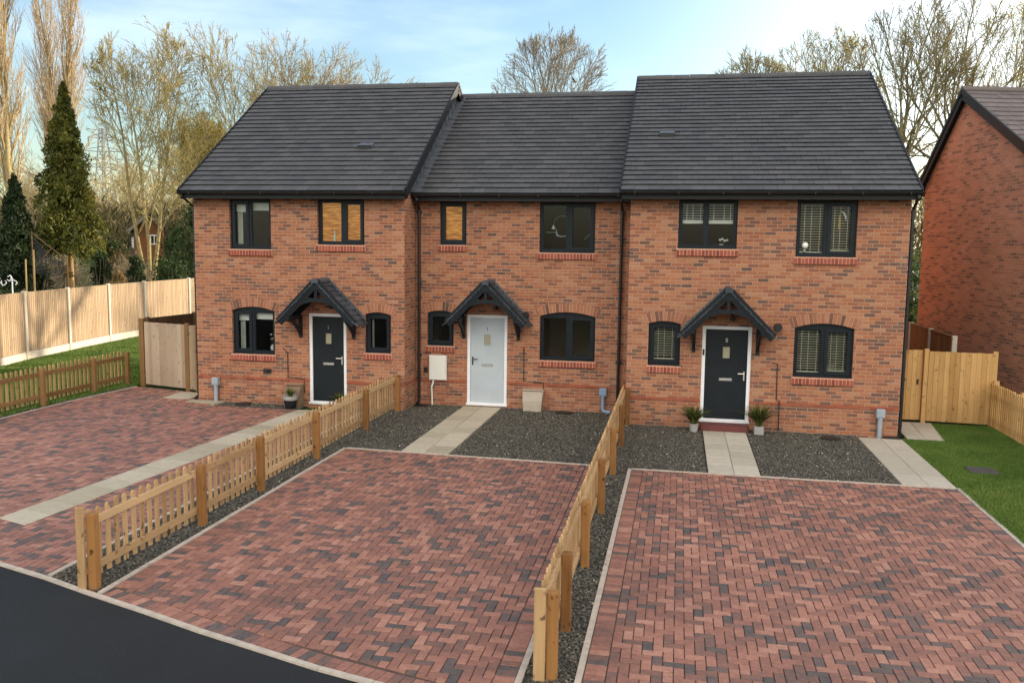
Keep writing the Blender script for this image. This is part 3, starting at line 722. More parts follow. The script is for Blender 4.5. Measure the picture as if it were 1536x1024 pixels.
def window(house, w, yf):
    fy = lambda u, v, d: (u, d, v)
    x0, x1, z0, z1 = w['x0'], w['x1'], w['z0'], w['z1']; o = outline(w)
    fb = MB(); B = 0.062; mul = 0.075
    zt = z1 - B if not w.get('rise') else z1 - 0.03
    lights = w['lights']; n = len(lights); fr = w.get('split', [1/n]*n)
    inner0, inner1 = x0+B, x1-B; tot = inner1-inner0-mul*(n-1); cells = []; x = inner0
    for f in fr: cells.append((x, x+tot*f)); x += tot*f + mul
    yo = yf+0.075
    fb.plate(o, [rect(a, c, z0+B, zt) for a, c in cells], fy, yo, yo+0.065)
    panes = []
    for (a, c), kind in zip(cells, lights):
        if kind == 's':      # opening sash standing proud of the frame
            q = 0.058; fb.plate(rect(a-0.012, c+0.012, z0+B-0.012, zt+0.012), [rect(a+q, c-q, z0+B+q, zt-q)], fy, yo-0.018, yo+0.045)
            panes.append((a+q, c-q, z0+B+q, zt-q))
        else:
            q = 0.022; fb.plate(rect(a-0.004, c+0.004, z0+B-0.004, zt+0.004), [rect(a+q, c-q, z0+B+q, zt-q)], fy, yo+0.012, yo+0.05)
            panes.append((a+q, c-q, z0+B+q, zt-q))
    fb.box(x0+0.01, x1-0.01, yo-0.055, yo+0.002, z0+0.003, z0+0.032)     # projecting cill bar
    f = fb.build('window', M['frame'], house)
    for (a, c, d, e) in panes:
        pb = MB(); pb.add([(a-0.006, yo+0.026, d-0.006), (c+0.006, yo+0.026, d-0.006), (c+0.006, yo+0.026, e+0.006), (a-0.006, yo+0.026, e+0.006)], [(0,1,2,3)])
        pb.build('pane', M['glass'], f)
    sill(f, x0, x1, z0, yf)
    yb = yo+0.11
    if w.get('blind') == 'roller':
        for (a, c, d, e) in panes:
            bb = MB(); bb.box(a-0.03, c+0.03, yb, yb+0.006, e-w.get('drop', 0.16), e+0.05); bb.tube([(a-0.03, yb+0.003, e-w.get('drop', 0.16)), (c+0.03, yb+0.003, e-w.get('drop', 0.16))], 0.012, 8)
            bb.build('roller_blind', M['blind'], f)
    if w.get('blind') == 'venetian':
        for (a, c, d, e) in panes:
            bb = MB(); zb = d + (e-d)*w.get('open', 0.0); z = e+0.01; bb.box(a-0.02, c+0.02, yb, yb+0.03, e-0.01, e+0.04)
            while z > zb + 0.03:
                bb.add([(a-0.01, yb-0.010, z), (c+0.01, yb-0.010, z), (c+0.01, yb+0.028, z+0.010), (a-0.01, yb+0.028, z+0.010), (a-0.01, yb-0.010, z-0.003), (c+0.01, yb-0.010, z-0.003), (c+0.01, yb+0.028, z+0.007), (a-0.01, yb+0.028, z+0.007)],
                       [(0,1,2,3),(7,6,5,4),(4,5,1,0),(5,6,2,1),(6,7,3,2),(7,4,0,3)], 0); z -= 0.052
            bb.box(a-0.01, c+0.01, yb, yb+0.025, zb, zb+(0.075 if w.get('open') else 0.025))
            for q in (0.2, 0.5 if c-a < 0.5 else 0.62, 0.88): bb.box(a+(c-a)*q-0.005, a+(c-a)*q+0.005, yb-0.012, yb-0.010, zb, e)
            bb.build('venetian_blind', M['slat'] if not w.get('open') else M['blind'], f)
    if w.get('blind') == 'lit':
        for (a, c, d, e) in panes:
            bb = MB(); bb.box(a-0.02, c+0.02, yb-0.03, yb-0.024, d-0.02, e+0.02); bb.build('obscured_glazing', M['litblind'], f)
    if w.get('curtain'):
        a, c, d, e = panes[0]; bb = MB(); V = []; m = 12; wd = w['curtain']
        for i in range(m+1):
            V += [(a-0.02+wd*i/m, yb+0.05+0.02*math.sin(i*1.9), d-0.05), (a-0.02+wd*i/m, yb+0.05+0.02*math.sin(i*1.9), e+0.02)]
        bb.add(V, [(2*i, 2*i+2, 2*i+3, 2*i+1) for i in range(m)]); bb.add([(x_, y_+0.004, z_) for x_, y_, z_ in V], [(2*i+1, 2*i+3, 2*i+2, 2*i) for i in range(m)])
        bb.build('curtain', M['curtain'], f)
    return f

def digit(b, ch, x, z, y, h=0.075, w=0.034, t=0.010):
    """raised door number made of bars"""
    def bar(a, c): b.beam((x+a[0]*w, y, z+a[1]*h), (x+c[0]*w, y, z+c[1]*h), 0.006, t, up=(0,1,0)) if False else b.box(min(x+a[0]*w, x+c[0]*w)-t/2, max(x+a[0]*w, x+c[0]*w)+t/2, y-0.004, y+0.004, min(z+a[1]*h, z+c[1]*h)-t/2, max(z+a[1]*h, z+c[1]*h)+t/2)
    if ch == '1': bar((0,-.5),(0,.5))
    if ch == '8':
        for k in (-.5, 0, .5): bar((-.5,k),(.5,k))
        for k in (-.5, .5): bar((k,-.5),(k,.5))

def door(house, d, yf):
    x0, x1, z0, z1 = d['x0'], d['x1'], d['z0'], d['z1']; fy = lambda u, v, q: (u, q, v)
    b = MB(); F = 0.072
    b.plate(rect(x0, x1, z0-0.02, z1), [rect(x0+F, x1-F, z0+0.03, z1-F)], fy, yf+0.02, yf+0.10)
    b.box(x0-0.015, x1+0.015, yf-0.03, yf+0.03, z0-0.035, z0+0.012)
    b.build('door_frame', M['upvc'], house)
    lx0, lx1, lz0, lz1 = x0+F+0.004, x1-F-0.004, z0+0.034, z1-F-0.004
    yd = yf+0.052; b = MB(); cx = (lx0+lx1)/2; gz0 = lz0+(lz1-lz0)*0.68; gw, gh = 0.075, 0.125
    b.plate(rect(lx0, lx1, lz0, lz1), [rect(cx-gw, cx+gw, gz0, gz0+2*gh)], fy, yd, yd+0.044)
    nb = 5
    for i in range(1, nb):      # shallow vertical board mouldings
        X = lx0+(lx1-lx0)*i/nb
        if abs(X-cx) > gw+0.02: b.box(X-0.004, X+0.004, yd-0.0025, yd+0.002, lz0+0.12, lz1-0.12)
    lf = b.build('door', M[d['mat']], house); setlabel(lf, d['lab'])
    g = MB(); g.box(cx-gw+0.002, cx+gw-0.002, yd+0.015, yd+0.022, gz0+0.002, gz0+2*gh-0.002); g.build('door_glazing', M['doorglass'], lf)
    g = MB(); g.plate(rect(cx-gw-0.014, cx+gw+0.014, gz0-0.014, gz0+2*gh+0.014), [rect(cx-gw, cx+gw, gz0, gz0+2*gh)], fy, yd-0.006, yd-0.0005); g.build('glazing_trim', M[d['mat']], lf)
    g = MB(); zb = lz0+(lz1-lz0)*0.445
    g.bbox(cx-0.135, cx+0.135, yd-0.014, yd-0.0005, zb-0.03, zb+0.03, 0.005); g.bbox(cx-0.12, cx+0.12, yd-0.024, yd-0.013, zb-0.008, zb+0.022, 0.004); g.build('letterbox', M['chrome'], lf)
    s = d['hand']; hx = lx1-0.055 if s > 0 else lx0+0.055; hz = lz0+(lz1-lz0)*0.5
    g = MB(); g.bbox(hx-0.016, hx+0.016, yd-0.012, yd-0.0005, hz-0.12, hz+0.08, 0.004); g.tube([(hx, yd-0.01, hz+0.03), (hx, yd-0.05, hz+0.03), (hx-s*0.13, yd-0.05, hz+0.03)], 0.011, 8); g.tube([(hx, yd-0.012, hz-0.06), (hx, yd-0.022, hz-0.06)], 0.012, 10)
    g.build('handle', M['chrome' if d['mat'] == 'door_dark' else 'blackmetal'], lf)
    g = MB(); digit(g, d['num'], cx, gz0+2*gh+0.14, yd-0.005); g.build('number', M['chrome'] if d['num'] == '8' else M['blackmetal' if d['mat'] == 'door_pale' else 'greybox'], lf)
    if d.get('bell'):
        g = MB(); X = x0+F*0.5; g.bbox(X-0.018, X+0.018, yf+0.002, yf+0.019, z0+1.40, z0+1.53, 0.004); g.build('doorbell', M['blackmetal'], house)

def canopy(house, xc, yf, half=0.90, za=3.02, zf=2.12, proj=0.70):
    sl_ = (za-zf)/half; b = MB(); y0 = yf-proj
    zz = lambda x: za-0.06-abs(x-xc)*sl_
    for s in (-1, 1):
        for (ya, th, dep) in ((y0+0.045, 0.055, 0.15), (yf-0.045, 0.07, 0.11)):     # front and wall rafters
            a = (xc+s*0.0, ya, za-0.10); c = (xc+s*half, ya, zf-0.10)
            b.beam(a, c, th, dep, up=(0,0,1))
        b.beam((xc+s*0.03, y0+0.015, za-0.045), (xc+s*(half+0.02), y0+0.015, zf-0.065), 0.030, 0.145)   # bargeboard
        # soffit boarding under the tiles
        n = 6
        for i in range(n):
            t0, t1 = i/n, (i+1)/n - 0.01
            V = [(xc+s*half*t, yy, za-0.055-(za-zf)*t+dz) for dz in (0, -0.018) for t, yy in ((t0,y0+0.03),(t1,y0+0.03),(t1,yf-0.004),(t0,yf-0.004))]
            b.add(V, [(0,1,2,3),(7,6,5,4),(0,4,5,1),(1,5,6,2),(2,6,7,3),(3,7,4,0)])
        b.beam((xc+s*0.70, y0+0.02, zz(xc+0.70)-0.135), (xc+s*0.70, yf-0.006, zz(xc+0.70)-0.135), 0.075, 0.085)     # wall plate
        # diagonal struts of the little truss
        b.beam((xc+s*0.05, y0+0.048, zz(xc)-0.42), (xc+s*0.23, y0+0.048, zz(xc+0.23)-0.12), 0.045, 0.05)
    b.box(xc-0.033, xc+0.033, y0+0.02, y0+0.072, za-0.52, za-0.12)               # king post
    b.box(xc-0.10, xc+0.10, y0-0.004, y0+0.03, za-0.24, za-0.05)                 # apex plate
    # curved collar
    pts = [(xc-0.56+1.12*i/12, y0+0.047, za-0.62-0.0+0.16*math.sin(math.pi*i/12)) for i in range(13)]
    for p, q in zip(pts, pts[1:]): b.beam(p, q, 0.05, 0.085)
    o = b.build('porch_canopy', M['timber_dark'], house)
    for s in (-1, 1):
        k = MB(); X = xc+s*0.66; zt = zz(xc+0.66)-0.16
        k.box(X-0.035, X+0.035, yf-0.075, yf-0.003, 1.63, zt+0.02)
        n = 9; pts = []
        for i in range(n+1):
            t = i/n; pts.append((X, yf-0.05-(proj-0.16)*t, 1.72+(zt-1.74)*(t**0.8)))
        for p, q in zip(pts, pts[1:]): k.beam(p, q, 0.055, 0.075, up=(0,0,1))
        k.build('bracket', M['timber_dark'], o)
    t = MB()
    L = math.hypot(half+0.08, (half+0.08)*sl_); rows = 9; g = L/rows
    for s in (-1, 1):
        ux_, uz_ = s*(half+0.08)/L, -(half+0.08)*sl_/L; nx_, nz_ = -uz_*s*s if False else sl_*s/math.hypot(1, sl_), 1/math.hypot(1, sl_)
        for r in range(rows):
            s0, s1 = r*g - 0.0, (r+1)*g + 0.02
            cols = 4; x = y0-0.03; wd = (yf-0.004-x)/cols; off = 0 if r % 2 else wd/2
            yy = x - (0 if off == 0 else wd/2)
            while yy < yf-0.005:
                a_, c_ = max(yy, x), min(yy+wd, yf-0.004); yy += wd
                if c_-a_ < 0.02: continue
                j = random.gauss(0, 0.002)
                def P(q, Y, n): return (xc+ux_*q+nx_*n, Y, za+uz_*q+nz_*n-0.045)
                V = [P(s0,a_+.002,0.006+j),P(s0,c_-.002,0.006+j),P(s1,c_-.002,0.026+j),P(s1,a_+.002,0.026+j),P(s0,a_+.002,-0.012),P(s0,c_-.002,-0.012),P(s1,c_-.002,0.010+j),P(s1,a_+.002,0.010+j)]
                fs = [(0,1,2,3),(7,6,5,4),(0,4,5,1),(1,5,6,2),(2,6,7,3),(3,7,4,0)]
                if s > 0: fs = [f_[::-1] for f_ in fs]
                t.add(V, fs)
    t.build('canopy_tiles', M['tile_blue'], o)
    t = MB()
    for i in range(3):
        a_, c_ = y0-0.05+(proj+0.045)*i/3, y0-0.05+(proj+0.045)*(i+1)/3-0.004
        prof = [(xc+0.085*math.cos(q), 0.075*math.sin(q)) for q in [R(-25+230*k/10) for k in range(11)]]
        V = [(p[0], a_, za-0.045+p[1]) for p in prof]+[(p[0], c_, za-0.045+p[1]) for p in prof]; n = len(prof)
        t.add(V, [(k, k+1, n+k+1, n+k) for k in range(n-1)]+[tuple(range(n))[::-1], tuple(range(n, 2*n))])
    t.build('canopy_ridge', M['tile_blue'], o)
    # stepped lead flashing where the tiles meet the wall
    t = MB()
    for s in (-1, 1):
        for i in range(13):
            q0, q1 = i/13*half, (i+1)/13*half+0.012; zt = za-q0*sl_+0.045
            t.add([(xc+s*q0, yf-0.006, za-q0*sl_-0.03), (xc+s*q1, yf-0.006, za-q1*sl_-0.03), (xc+s*q1, yf-0.006, zt-0.05), (xc+s*q0, yf-0.006, zt)] if s > 0 else
                  [(xc+s*q1, yf-0.006, za-q1*sl_-0.03), (xc+s*q0, yf-0.006, za-q0*sl_-0.03), (xc+s*q0, yf-0.006, zt), (xc+s*q1, yf-0.006, zt-0.05)], [(0,1,2,3)])
    t.build('flashing', M['lead'], o)
    t = MB(); t.tube([(xc+0.12, yf-0.12, za-0.60), (xc+0.12, yf-0.12, za-0.69)], 0.045, 12); t.tube([(xc+0.12, yf-0.12, za-0.60), (xc+0.12, yf-0.003, za-0.56)], 0.012, 8); t.build('porch_lamp', M['blackmetal'], o)

t_ = NT('door_glass'); M['doorglass'] = t_.bsdf((0.34, 0.33, 0.24), 0.15, t_.bump(t_.noise(t_.pos(), 40, 2), 0.3, 0.004))

def gutter(house, xa, xb, y, z):
    b = MB(); n = 8; r = 0.058
    V = []; 
    for X in (xa, xb):
        for rr in (r, r-0.006):
            for k in range(n+1):
                t = math.pi + math.pi*k/n; V.append((X, y+rr*math.cos(t), z+rr*math.sin(t)))
    m = n+1; F = []
    for k in range(n): F += [(k, k+1, 2*m+k+1, 2*m+k), (m+k+1, m+k, 3*m+k, 3*m+k+1), (k+1, k, m+k, m+k+1), (2*m+k, 2*m+k+1, 3*m+k+1, 3*m+k)]
    F += [(0, 2*m, 3*m, m), (n, m+n, 3*m+n, 2*m+n)]
    b.add(V, F)
    x = xa+0.3
    while x < xb: b.box(x-0.008, x+0.008, y-0.0605, y+0.0605, z-0.0605, z+0.003); x += 0.9
    for X in (xa-0.004, xb+0.004): b.tube([(X-0.004, y, z-0.004), (X+0.004, y, z-0.004)], r+0.004, 14)
    return b.build('gutter', M['gutter'], house)
def downpipe(house, x, y, ztop, gut, zb=0.04, shoe=(0, -0.12), offx=0.0):
    b = MB(); r = 0.036
    b.tube([(gut[0], gut[1], ztop), (gut[0], gut[1], ztop-0.07), (x, y, ztop-0.30), (x, y, zb+0.12)], r, 10)
    b.tube([(x, y, zb+0.13), (x, y, zb+0.06), (x+shoe[0], y+shoe[1], zb)], r+0.002, 10)
    for z in (1.2, 2.9, ztop-0.36):
        b.tube([(x, y, z-0.03), (x, y, z+0.03)], r+0.008, 10); b.box(x-0.06, x+0.06, y+0.015, y+0.045, z-0.022, z+0.022)
    return b.build('downpipe', M['gutter'], house)

def make_house(h):
    X0, X1, yf, yb = h['x0'], h['x1'], h['yf'], h['yb']; ry, rz, ze, ov = h['ry'], h['rz'], 5.026, 0.35
    H = thing('terraced_house', ((X0+X1)/2, yf, 0), h['label'], 'house', 'terraced brick houses in the row')
    fy = lambda u, v, d: (u, d, v)
    b = MB(); zs = 4.93
    holes = [outline(w) for w in h['wins']]
    d = h['door']; dh = rect(d['x0'], d['x1'], d['z0']-0.0, d['z1'])
    b.plate([(X0, -0.1), (X1, -0.1), (X1, zs), (X0, zs)], holes + [dh], fy, yf, yf+0.14)
    sl_ = (rz-ze)/(ry-(yf-ov))
    for X, on in ((X0, h['sideL']), (X1, h['sideR'])):
        if not on: continue
        zf_ = ze + sl_*(ov-0.0) - 0.10
        prof = [(yf+0.1405, -0.1), (yb, -0.1), (yb, zf_), (ry, rz-0.10), (yf+0.1405, zf_+0.14*sl_)]
        s = -1 if X == X0 else 1
        V = [(X, p[0], p[1]) for p in prof]; b.add(V, [tuple(range(5)) if s > 0 else tuple(range(5))[::-1]])
        V = [(X-s*0.12, max(p[0], yf+0.141) if i in (0, 4) else p[0], p[1]) for i, p in enumerate(prof)]; b.add(V, [tuple(range(5)) if s < 0 else tuple(range(5))[::-1]])
    b.build('wall', M['brick'], H)
    b = MB(); b.box(X0+0.003, X1-0.003, yb-0.12, yb+0.002, -0.1, zs); b.build('rear_wall', M['brick'], H)
    # brick string course above the plinth
    b = MB(); segs = [(X0-(0.012 if h['sideL'] else -0.004), d['x0']-0.006), (d['x1']+0.006, X1+(0.012 if h['sideR'] else -0.004))]
    for a, c in segs: b.bbox(a, c, yf-0.014, yf+0.02, 0.545, 0.612, 0.006)
    if h['sideR']: b.bbox(X1-0.02, X1+0.014, yf+0.022, yb, 0.545, 0.612, 0.006)
    b.build('string_course', M['band'], H)
    # interior
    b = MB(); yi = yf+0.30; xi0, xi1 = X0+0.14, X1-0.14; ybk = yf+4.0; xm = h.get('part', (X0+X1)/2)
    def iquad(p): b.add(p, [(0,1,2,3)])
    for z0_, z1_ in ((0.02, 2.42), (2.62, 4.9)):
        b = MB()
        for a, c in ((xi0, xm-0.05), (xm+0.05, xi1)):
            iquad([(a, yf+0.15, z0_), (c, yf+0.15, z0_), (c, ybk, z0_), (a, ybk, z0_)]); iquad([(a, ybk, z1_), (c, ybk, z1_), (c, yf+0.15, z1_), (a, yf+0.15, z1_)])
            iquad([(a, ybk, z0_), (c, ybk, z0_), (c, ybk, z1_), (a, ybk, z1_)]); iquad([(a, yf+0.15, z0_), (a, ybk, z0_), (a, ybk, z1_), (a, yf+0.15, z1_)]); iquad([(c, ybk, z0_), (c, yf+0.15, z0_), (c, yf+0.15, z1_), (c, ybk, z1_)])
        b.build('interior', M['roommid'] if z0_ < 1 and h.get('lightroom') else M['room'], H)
    # roof
    xr0, xr1 = h['rx0'], h['rx1']; e = (yf-ov, ze); rr = (ry, rz)
    b = MB(); tiled(b, xr0, xr1, e, rr); eb = (yb+ov, ze); rb = (ry+0.002, rz)
    tiled(b, xr0, xr1, eb, rb, 0.6, 0.53)
    n = (-(rz-ze)/math.hypot(ry-e[0], rz-ze), (ry-e[0])/math.hypot(ry-e[0], rz-ze))
    k = 0.03
    prof = [(e[0]+0.01, ze-0.012), (ry, rz-0.012), (eb[0]-0.01, ze-0.012), (eb[0]-0.01, ze-0.07), (ry, rz-0.10), (e[0]+0.01, ze-0.07)]
    V = [(xr0+0.012, *p) for p in prof]+[(xr1-0.012, *p) for p in prof]
    b.add(V, [(0,1,7,6)[::-1], (1,2,8,7)[::-1], (3,4,10,9)[::-1], (4,5,11,10)[::-1], (5,0,6,11)[::-1], (2,3,9,8)[::-1], (0,1,4,5), (1,2,3,4), (7,6,11,10), (8,7,10,9)], 0, 0.0)
    roof = b.build('roof', M['tile'], H)
    b = MB(); m = max(1, round((xr1-xr0)/0.45))
    for i in range(m):
        a, c = xr0+(xr1-xr0)*i/m, xr0+(xr1-xr0)*(i+1)/m-0.005; r1_ = 0.115+(0.006 if i % 2 else 0)
        pr = [(ry+r1_*math.cos(q), rz-0.035+r1_*0.8*math.sin(q)) for q in [R(-12+204*j/10) for j in range(11)]]; nn = len(pr)
        V = [(a, *p) for p in pr]+[(c, *p) for p in pr]
        b.add(V, [(j, nn+j, nn+j+1, j+1)[::-1] for j in range(nn-1)]+[tuple(range(nn)), tuple(range(nn, 2*nn))[::-1]])
    b.build('ridge_tiles', M['tile'], roof)
    for X, s, on in ((xr0, -1, h['vergeL']), (xr1, 1, h['vergeR'])):
        if not on: continue
        b = MB()
        for (p, q) in ((e, rr), (eb, rb)):
            b.beam((X+s*0.012, p[0], p[1]+0.012), (X+s*0.012, q[0], q[1]+0.012), 0.035, 0.075, up=(0,0,1))       # verge cap
            b.beam((X+s*0.002, p[0]+(0.03 if p is e else -0.03), p[1]-0.11), (X+s*0.002, q[0], q[1]-0.11), 0.028, 0.19, up=(0,0,1))     # bargeboard
        b.build('bargeboard', M['dark'], H)
    # fascia, soffit and gutter
    b = MB(); b.box(xr0+0.03, xr1-0.03, yf-ov+0.02, yf-ov+0.042, 4.845, 5.005); b.box(xr0+0.03, xr1-0.03, yf-ov+0.045, yf-0.003, 4.872, 4.886)
    b.build('fascia', M['dark'], H)
    gutter(H, xr0+0.0, xr1-0.0, yf-ov-0.045, 5.0)
    for w in h['wins']:
        window(H, w, yf)
        if w.get('rise'): archbricks(H, w, yf)
    door(H, d, yf)
    canopy(H, h['canx'], yf)
    return H, roof

def vent(roof, x, y, e, r):
    t = (y-e[0])/(r[0]-e[0]); z = e[1]+(r[1]-e[1])*t; b = MB()
    sl_ = (r[1]-e[1])/(r[0]-e[0])
    b.add([(x-.17,y-.05,z+.01),(x+.17,y-.05,z+.01),(x+.17,y+.16,z+.16*sl_+.045),(x-.17,y+.16,z+.16*sl_+.045),(x-.17,y-.05,z+.085),(x+.17,y-.05,z+.085),(x+.17,y+.16,z+.16*sl_+.06),(x-.17,y+.16,z+.16*sl_+.06)],
          [(4,5,6,7),(1,2,6,5),(3,0,4,7)])
    b.add([(x-.16,y-.03,z+.012),(x+.16,y-.03,z+.012),(x+.16,y-.03,z+.08),(x-.16,y-.03,z+.08)], [(0,1,2,3)], 1)
    for k in range(7): b.box(x-.15+k*.05-.004, x-.15+k*.05+.004, y-.045, y-.035, z+.015, z+.08, 1)
    b.build('roof_vent', [M['lead'], M['blackmetal']], roof)

FH = 4.853
HR, roofR = make_house(dict(x0=0.0, x1=5.624, yf=0.0, yb=11.04, ry=5.52, rz=8.38, rx0=-0.20, rx1=5.715, sideL=True, sideR=True, vergeL=True, vergeR=True, part=3.05,
    label='right-hand brick house with dark door, red step and slatted blinds', canx=2.08,
    door=dict(x0=1.596, x1=2.619, z0=0.165, z1=2.2, mat='door_dark', lab='dark front door with steel number and handle', hand=1, num='8', bell=True),
    wins=[dict(x0=1.015, x1=2.232, z0=3.827, z1=FH, lights='ff', split=[.46,.54], blind='venetian', open=0.52),
          dict(x0=3.420, x1=4.611, z0=3.691, z1=FH, lights='fs', blind='venetian'),
          dict(x0=0.4545, x1=1.135, z0=1.309, z1=2.213, rise=0.06, lights='s', blind='venetian'),
          dict(x0=3.479, x1=4.668, z0=1.177, z1=2.213, rise=0.10, lights='fs', blind='venetian')]))
vent(roofR, 0.68, 2.05, (-0.35, 5.026), (5.52, 8.38))
HL, roofL = make_house(dict(x0=-10.38, x1=-5.134, yf=0.308, yb=9.09, ry=4.70, rz=8.17, rx0=-10.537, rx1=-5.012, sideL=True, sideR=True, vergeL=True, vergeR=True, part=-7.9,
    label='left-hand brick house with dark door and white roller blinds', canx=-7.02,
    door=dict(x0=-7.488, x1=-6.558, z0=0.075, z1=2.2, mat='door_dark', lab='dark front door with small brass-lit glazing', hand=1, num='1'),
    wins=[dict(x0=-9.467, x1=-8.410, z0=3.677, z1=FH, lights='sf', split=[.46,.54], blind='roller', drop=0.17, curtain=0.13),
          dict(x0=-7.247, x1=-6.097, z0=3.807, z1=FH, lights='fs', split=[.54,.46], blind='lit'),
          dict(x0=-9.453, x1=-8.360, z0=1.177, z1=2.213, rise=0.10, lights='sf', split=[.46,.54], blind='roller', drop=0.15, curtain=0.13),
          dict(x0=-6.101, x1=-5.466, z0=1.309, z1=2.200, rise=0.06, lights='s', curtain=0.05)]))
vent(roofL, -6.55, 1.62, (-0.042, 5.026), (4.70, 8.17))
HM, roofM = make_house(dict(x0=-5.128, x1=-0.006, yf=1.179, yb=9.6, ry=5.40, rz=7.97, rx0=-5.125, rx1=-0.006, sideL=False, sideR=False, vergeL=False, vergeR=False, part=-2.5, lightroom=True,
    label='middle brick house set back between its neighbours, with pale blue door', canx=-3.27,
    door=dict(x0=-3.8575, x1=-2.8816, z0=0.06, z1=2.2, mat='door_pale', lab='pale grey-blue front door', hand=-1, num='1'),
    wins=[dict(x0=-4.5365, x1=-3.892, z0=3.839, z1=FH, lights='s', blind='lit'),
          dict(x0=-2.149, x1=-0.858, z0=3.691, z1=FH, lights='fs', split=[.52,.48]),
          dict(x0=-4.842, x1=-4.190, z0=1.431, z1=2.213, rise=0.06, lights='s'),
          dict(x0=-2.106, x1=-0.806, z0=1.177, z1=2.213, rise=0.10, lights='fs', split=[.52,.48])]))
# lead along the left verge of the middle roof, and against the right house
for X0_, X1_ in ((-5.12, -4.92), (-0.20, -0.008)):
    b = MB(); n = 14; e_, r_ = (0.83, 5.026), (5.40, 7.97)
    for i in range(n):
        t0, t1 = i/n, (i+1)/n+0.012; P = lambda X, t, k: (X, e_[0]+(r_[0]-e_[0])*t, e_[1]+(r_[1]-e_[1])*t+k)
        t1 = min(t1, 1)
        if X0_ < -1:
            b.add([P(X0_,t0,.20), P(X0_,t0,.045), P(X1_,t0,.040), P(X0_,t1,.17), P(X0_,t1,.035), P(X1_,t1,.030)], [(0,1,4,3),(1,2,5,4)])
        else: b.add([P(X0_+.12,t0,.035), P(X1_,t0,.042), P(X0_+.12,t1,.025), P(X1_,t1,.032)], [(0,1,3,2)])
    b.build('flashing', M['lead'], roofM)
downpipe(HM, -5.03, 1.12, 4.95, (-5.0, 0.80), 0.03, (0.0, -0.14))
downpipe(HM, -0.25, 1.12, 4.95, (-0.25, 0.80), 0.03, (0.0, -0.14))
downpipe(HR, 5.675, 0.06, 4.97, (5.66, -0.38), 0.03, (0.02, -0.16))
downpipe(HL, -10.43, 0.40, 4.97, (-10.47, -0.08), 0.03, (-0.02, -0.14))
def cable(house, pts, r=0.010):
    b = MB(); b.tube(pts, r, 6); b.build('cable', M['blackmetal'], house)
cable(HR, [(3.05,-.012,1.46),(3.16,-.014,1.44),(3.17,-.014,0.68),(3.23,-.03,0.66),(3.24,-.03,0.02)])
cable(HM, [(-2.48,1.165,1.46),(-2.47,1.165,0.66),(-2.0,1.163,0.635),(-1.99,1.15,0.40)])
cable(HL, [(-8.15,.295,1.36),(-8.03,.293,1.24),(-8.03,.293,0.66),(-7.62,.29,0.63),(-7.61,.28,0.30)])
def flue(house, x, y, z, r=0.075):
    b = MB(); b.tube([(x,y-0.003,z),(x,y-0.05,z)], r*1.15, 18); b.tube([(x,y-0.05,z),(x,y-0.13,z)], r, 18); b.tube([(x,y-0.10,z),(x,y-0.125,z)], r*1.1, 18); b.build('flue', M['blackmetal'], house)
flue(HR, 3.135, 0.0, 2.21); flue(HM, -2.45, 1.179, 2.22)
b = MB(); b.bbox(-5.00+0.08, -4.80-0.03, 1.150, 1.178, 0.78, 0.90, 0.004); b.build('air_brick', M['blackmetal'], HM)
b = MB(); b.bbox(-8.66, -8.46, 0.285, 0.307, 0.74, 0.83, 0.004); b.tube([(-8.56,0.29,0.78),(-8.56,0.24,0.78)], 0.03, 10); b.build('air_brick', M['blackmetal'], HL)
# red tiled step at the right door
b = MB(); b.bbox(1.62, 2.60, -0.34, -0.004, -0.02, 0.115, 0.008); tag(b.build('door_step', M['steptile']), 'dark red tiled step below the right-hand front door', 'step')

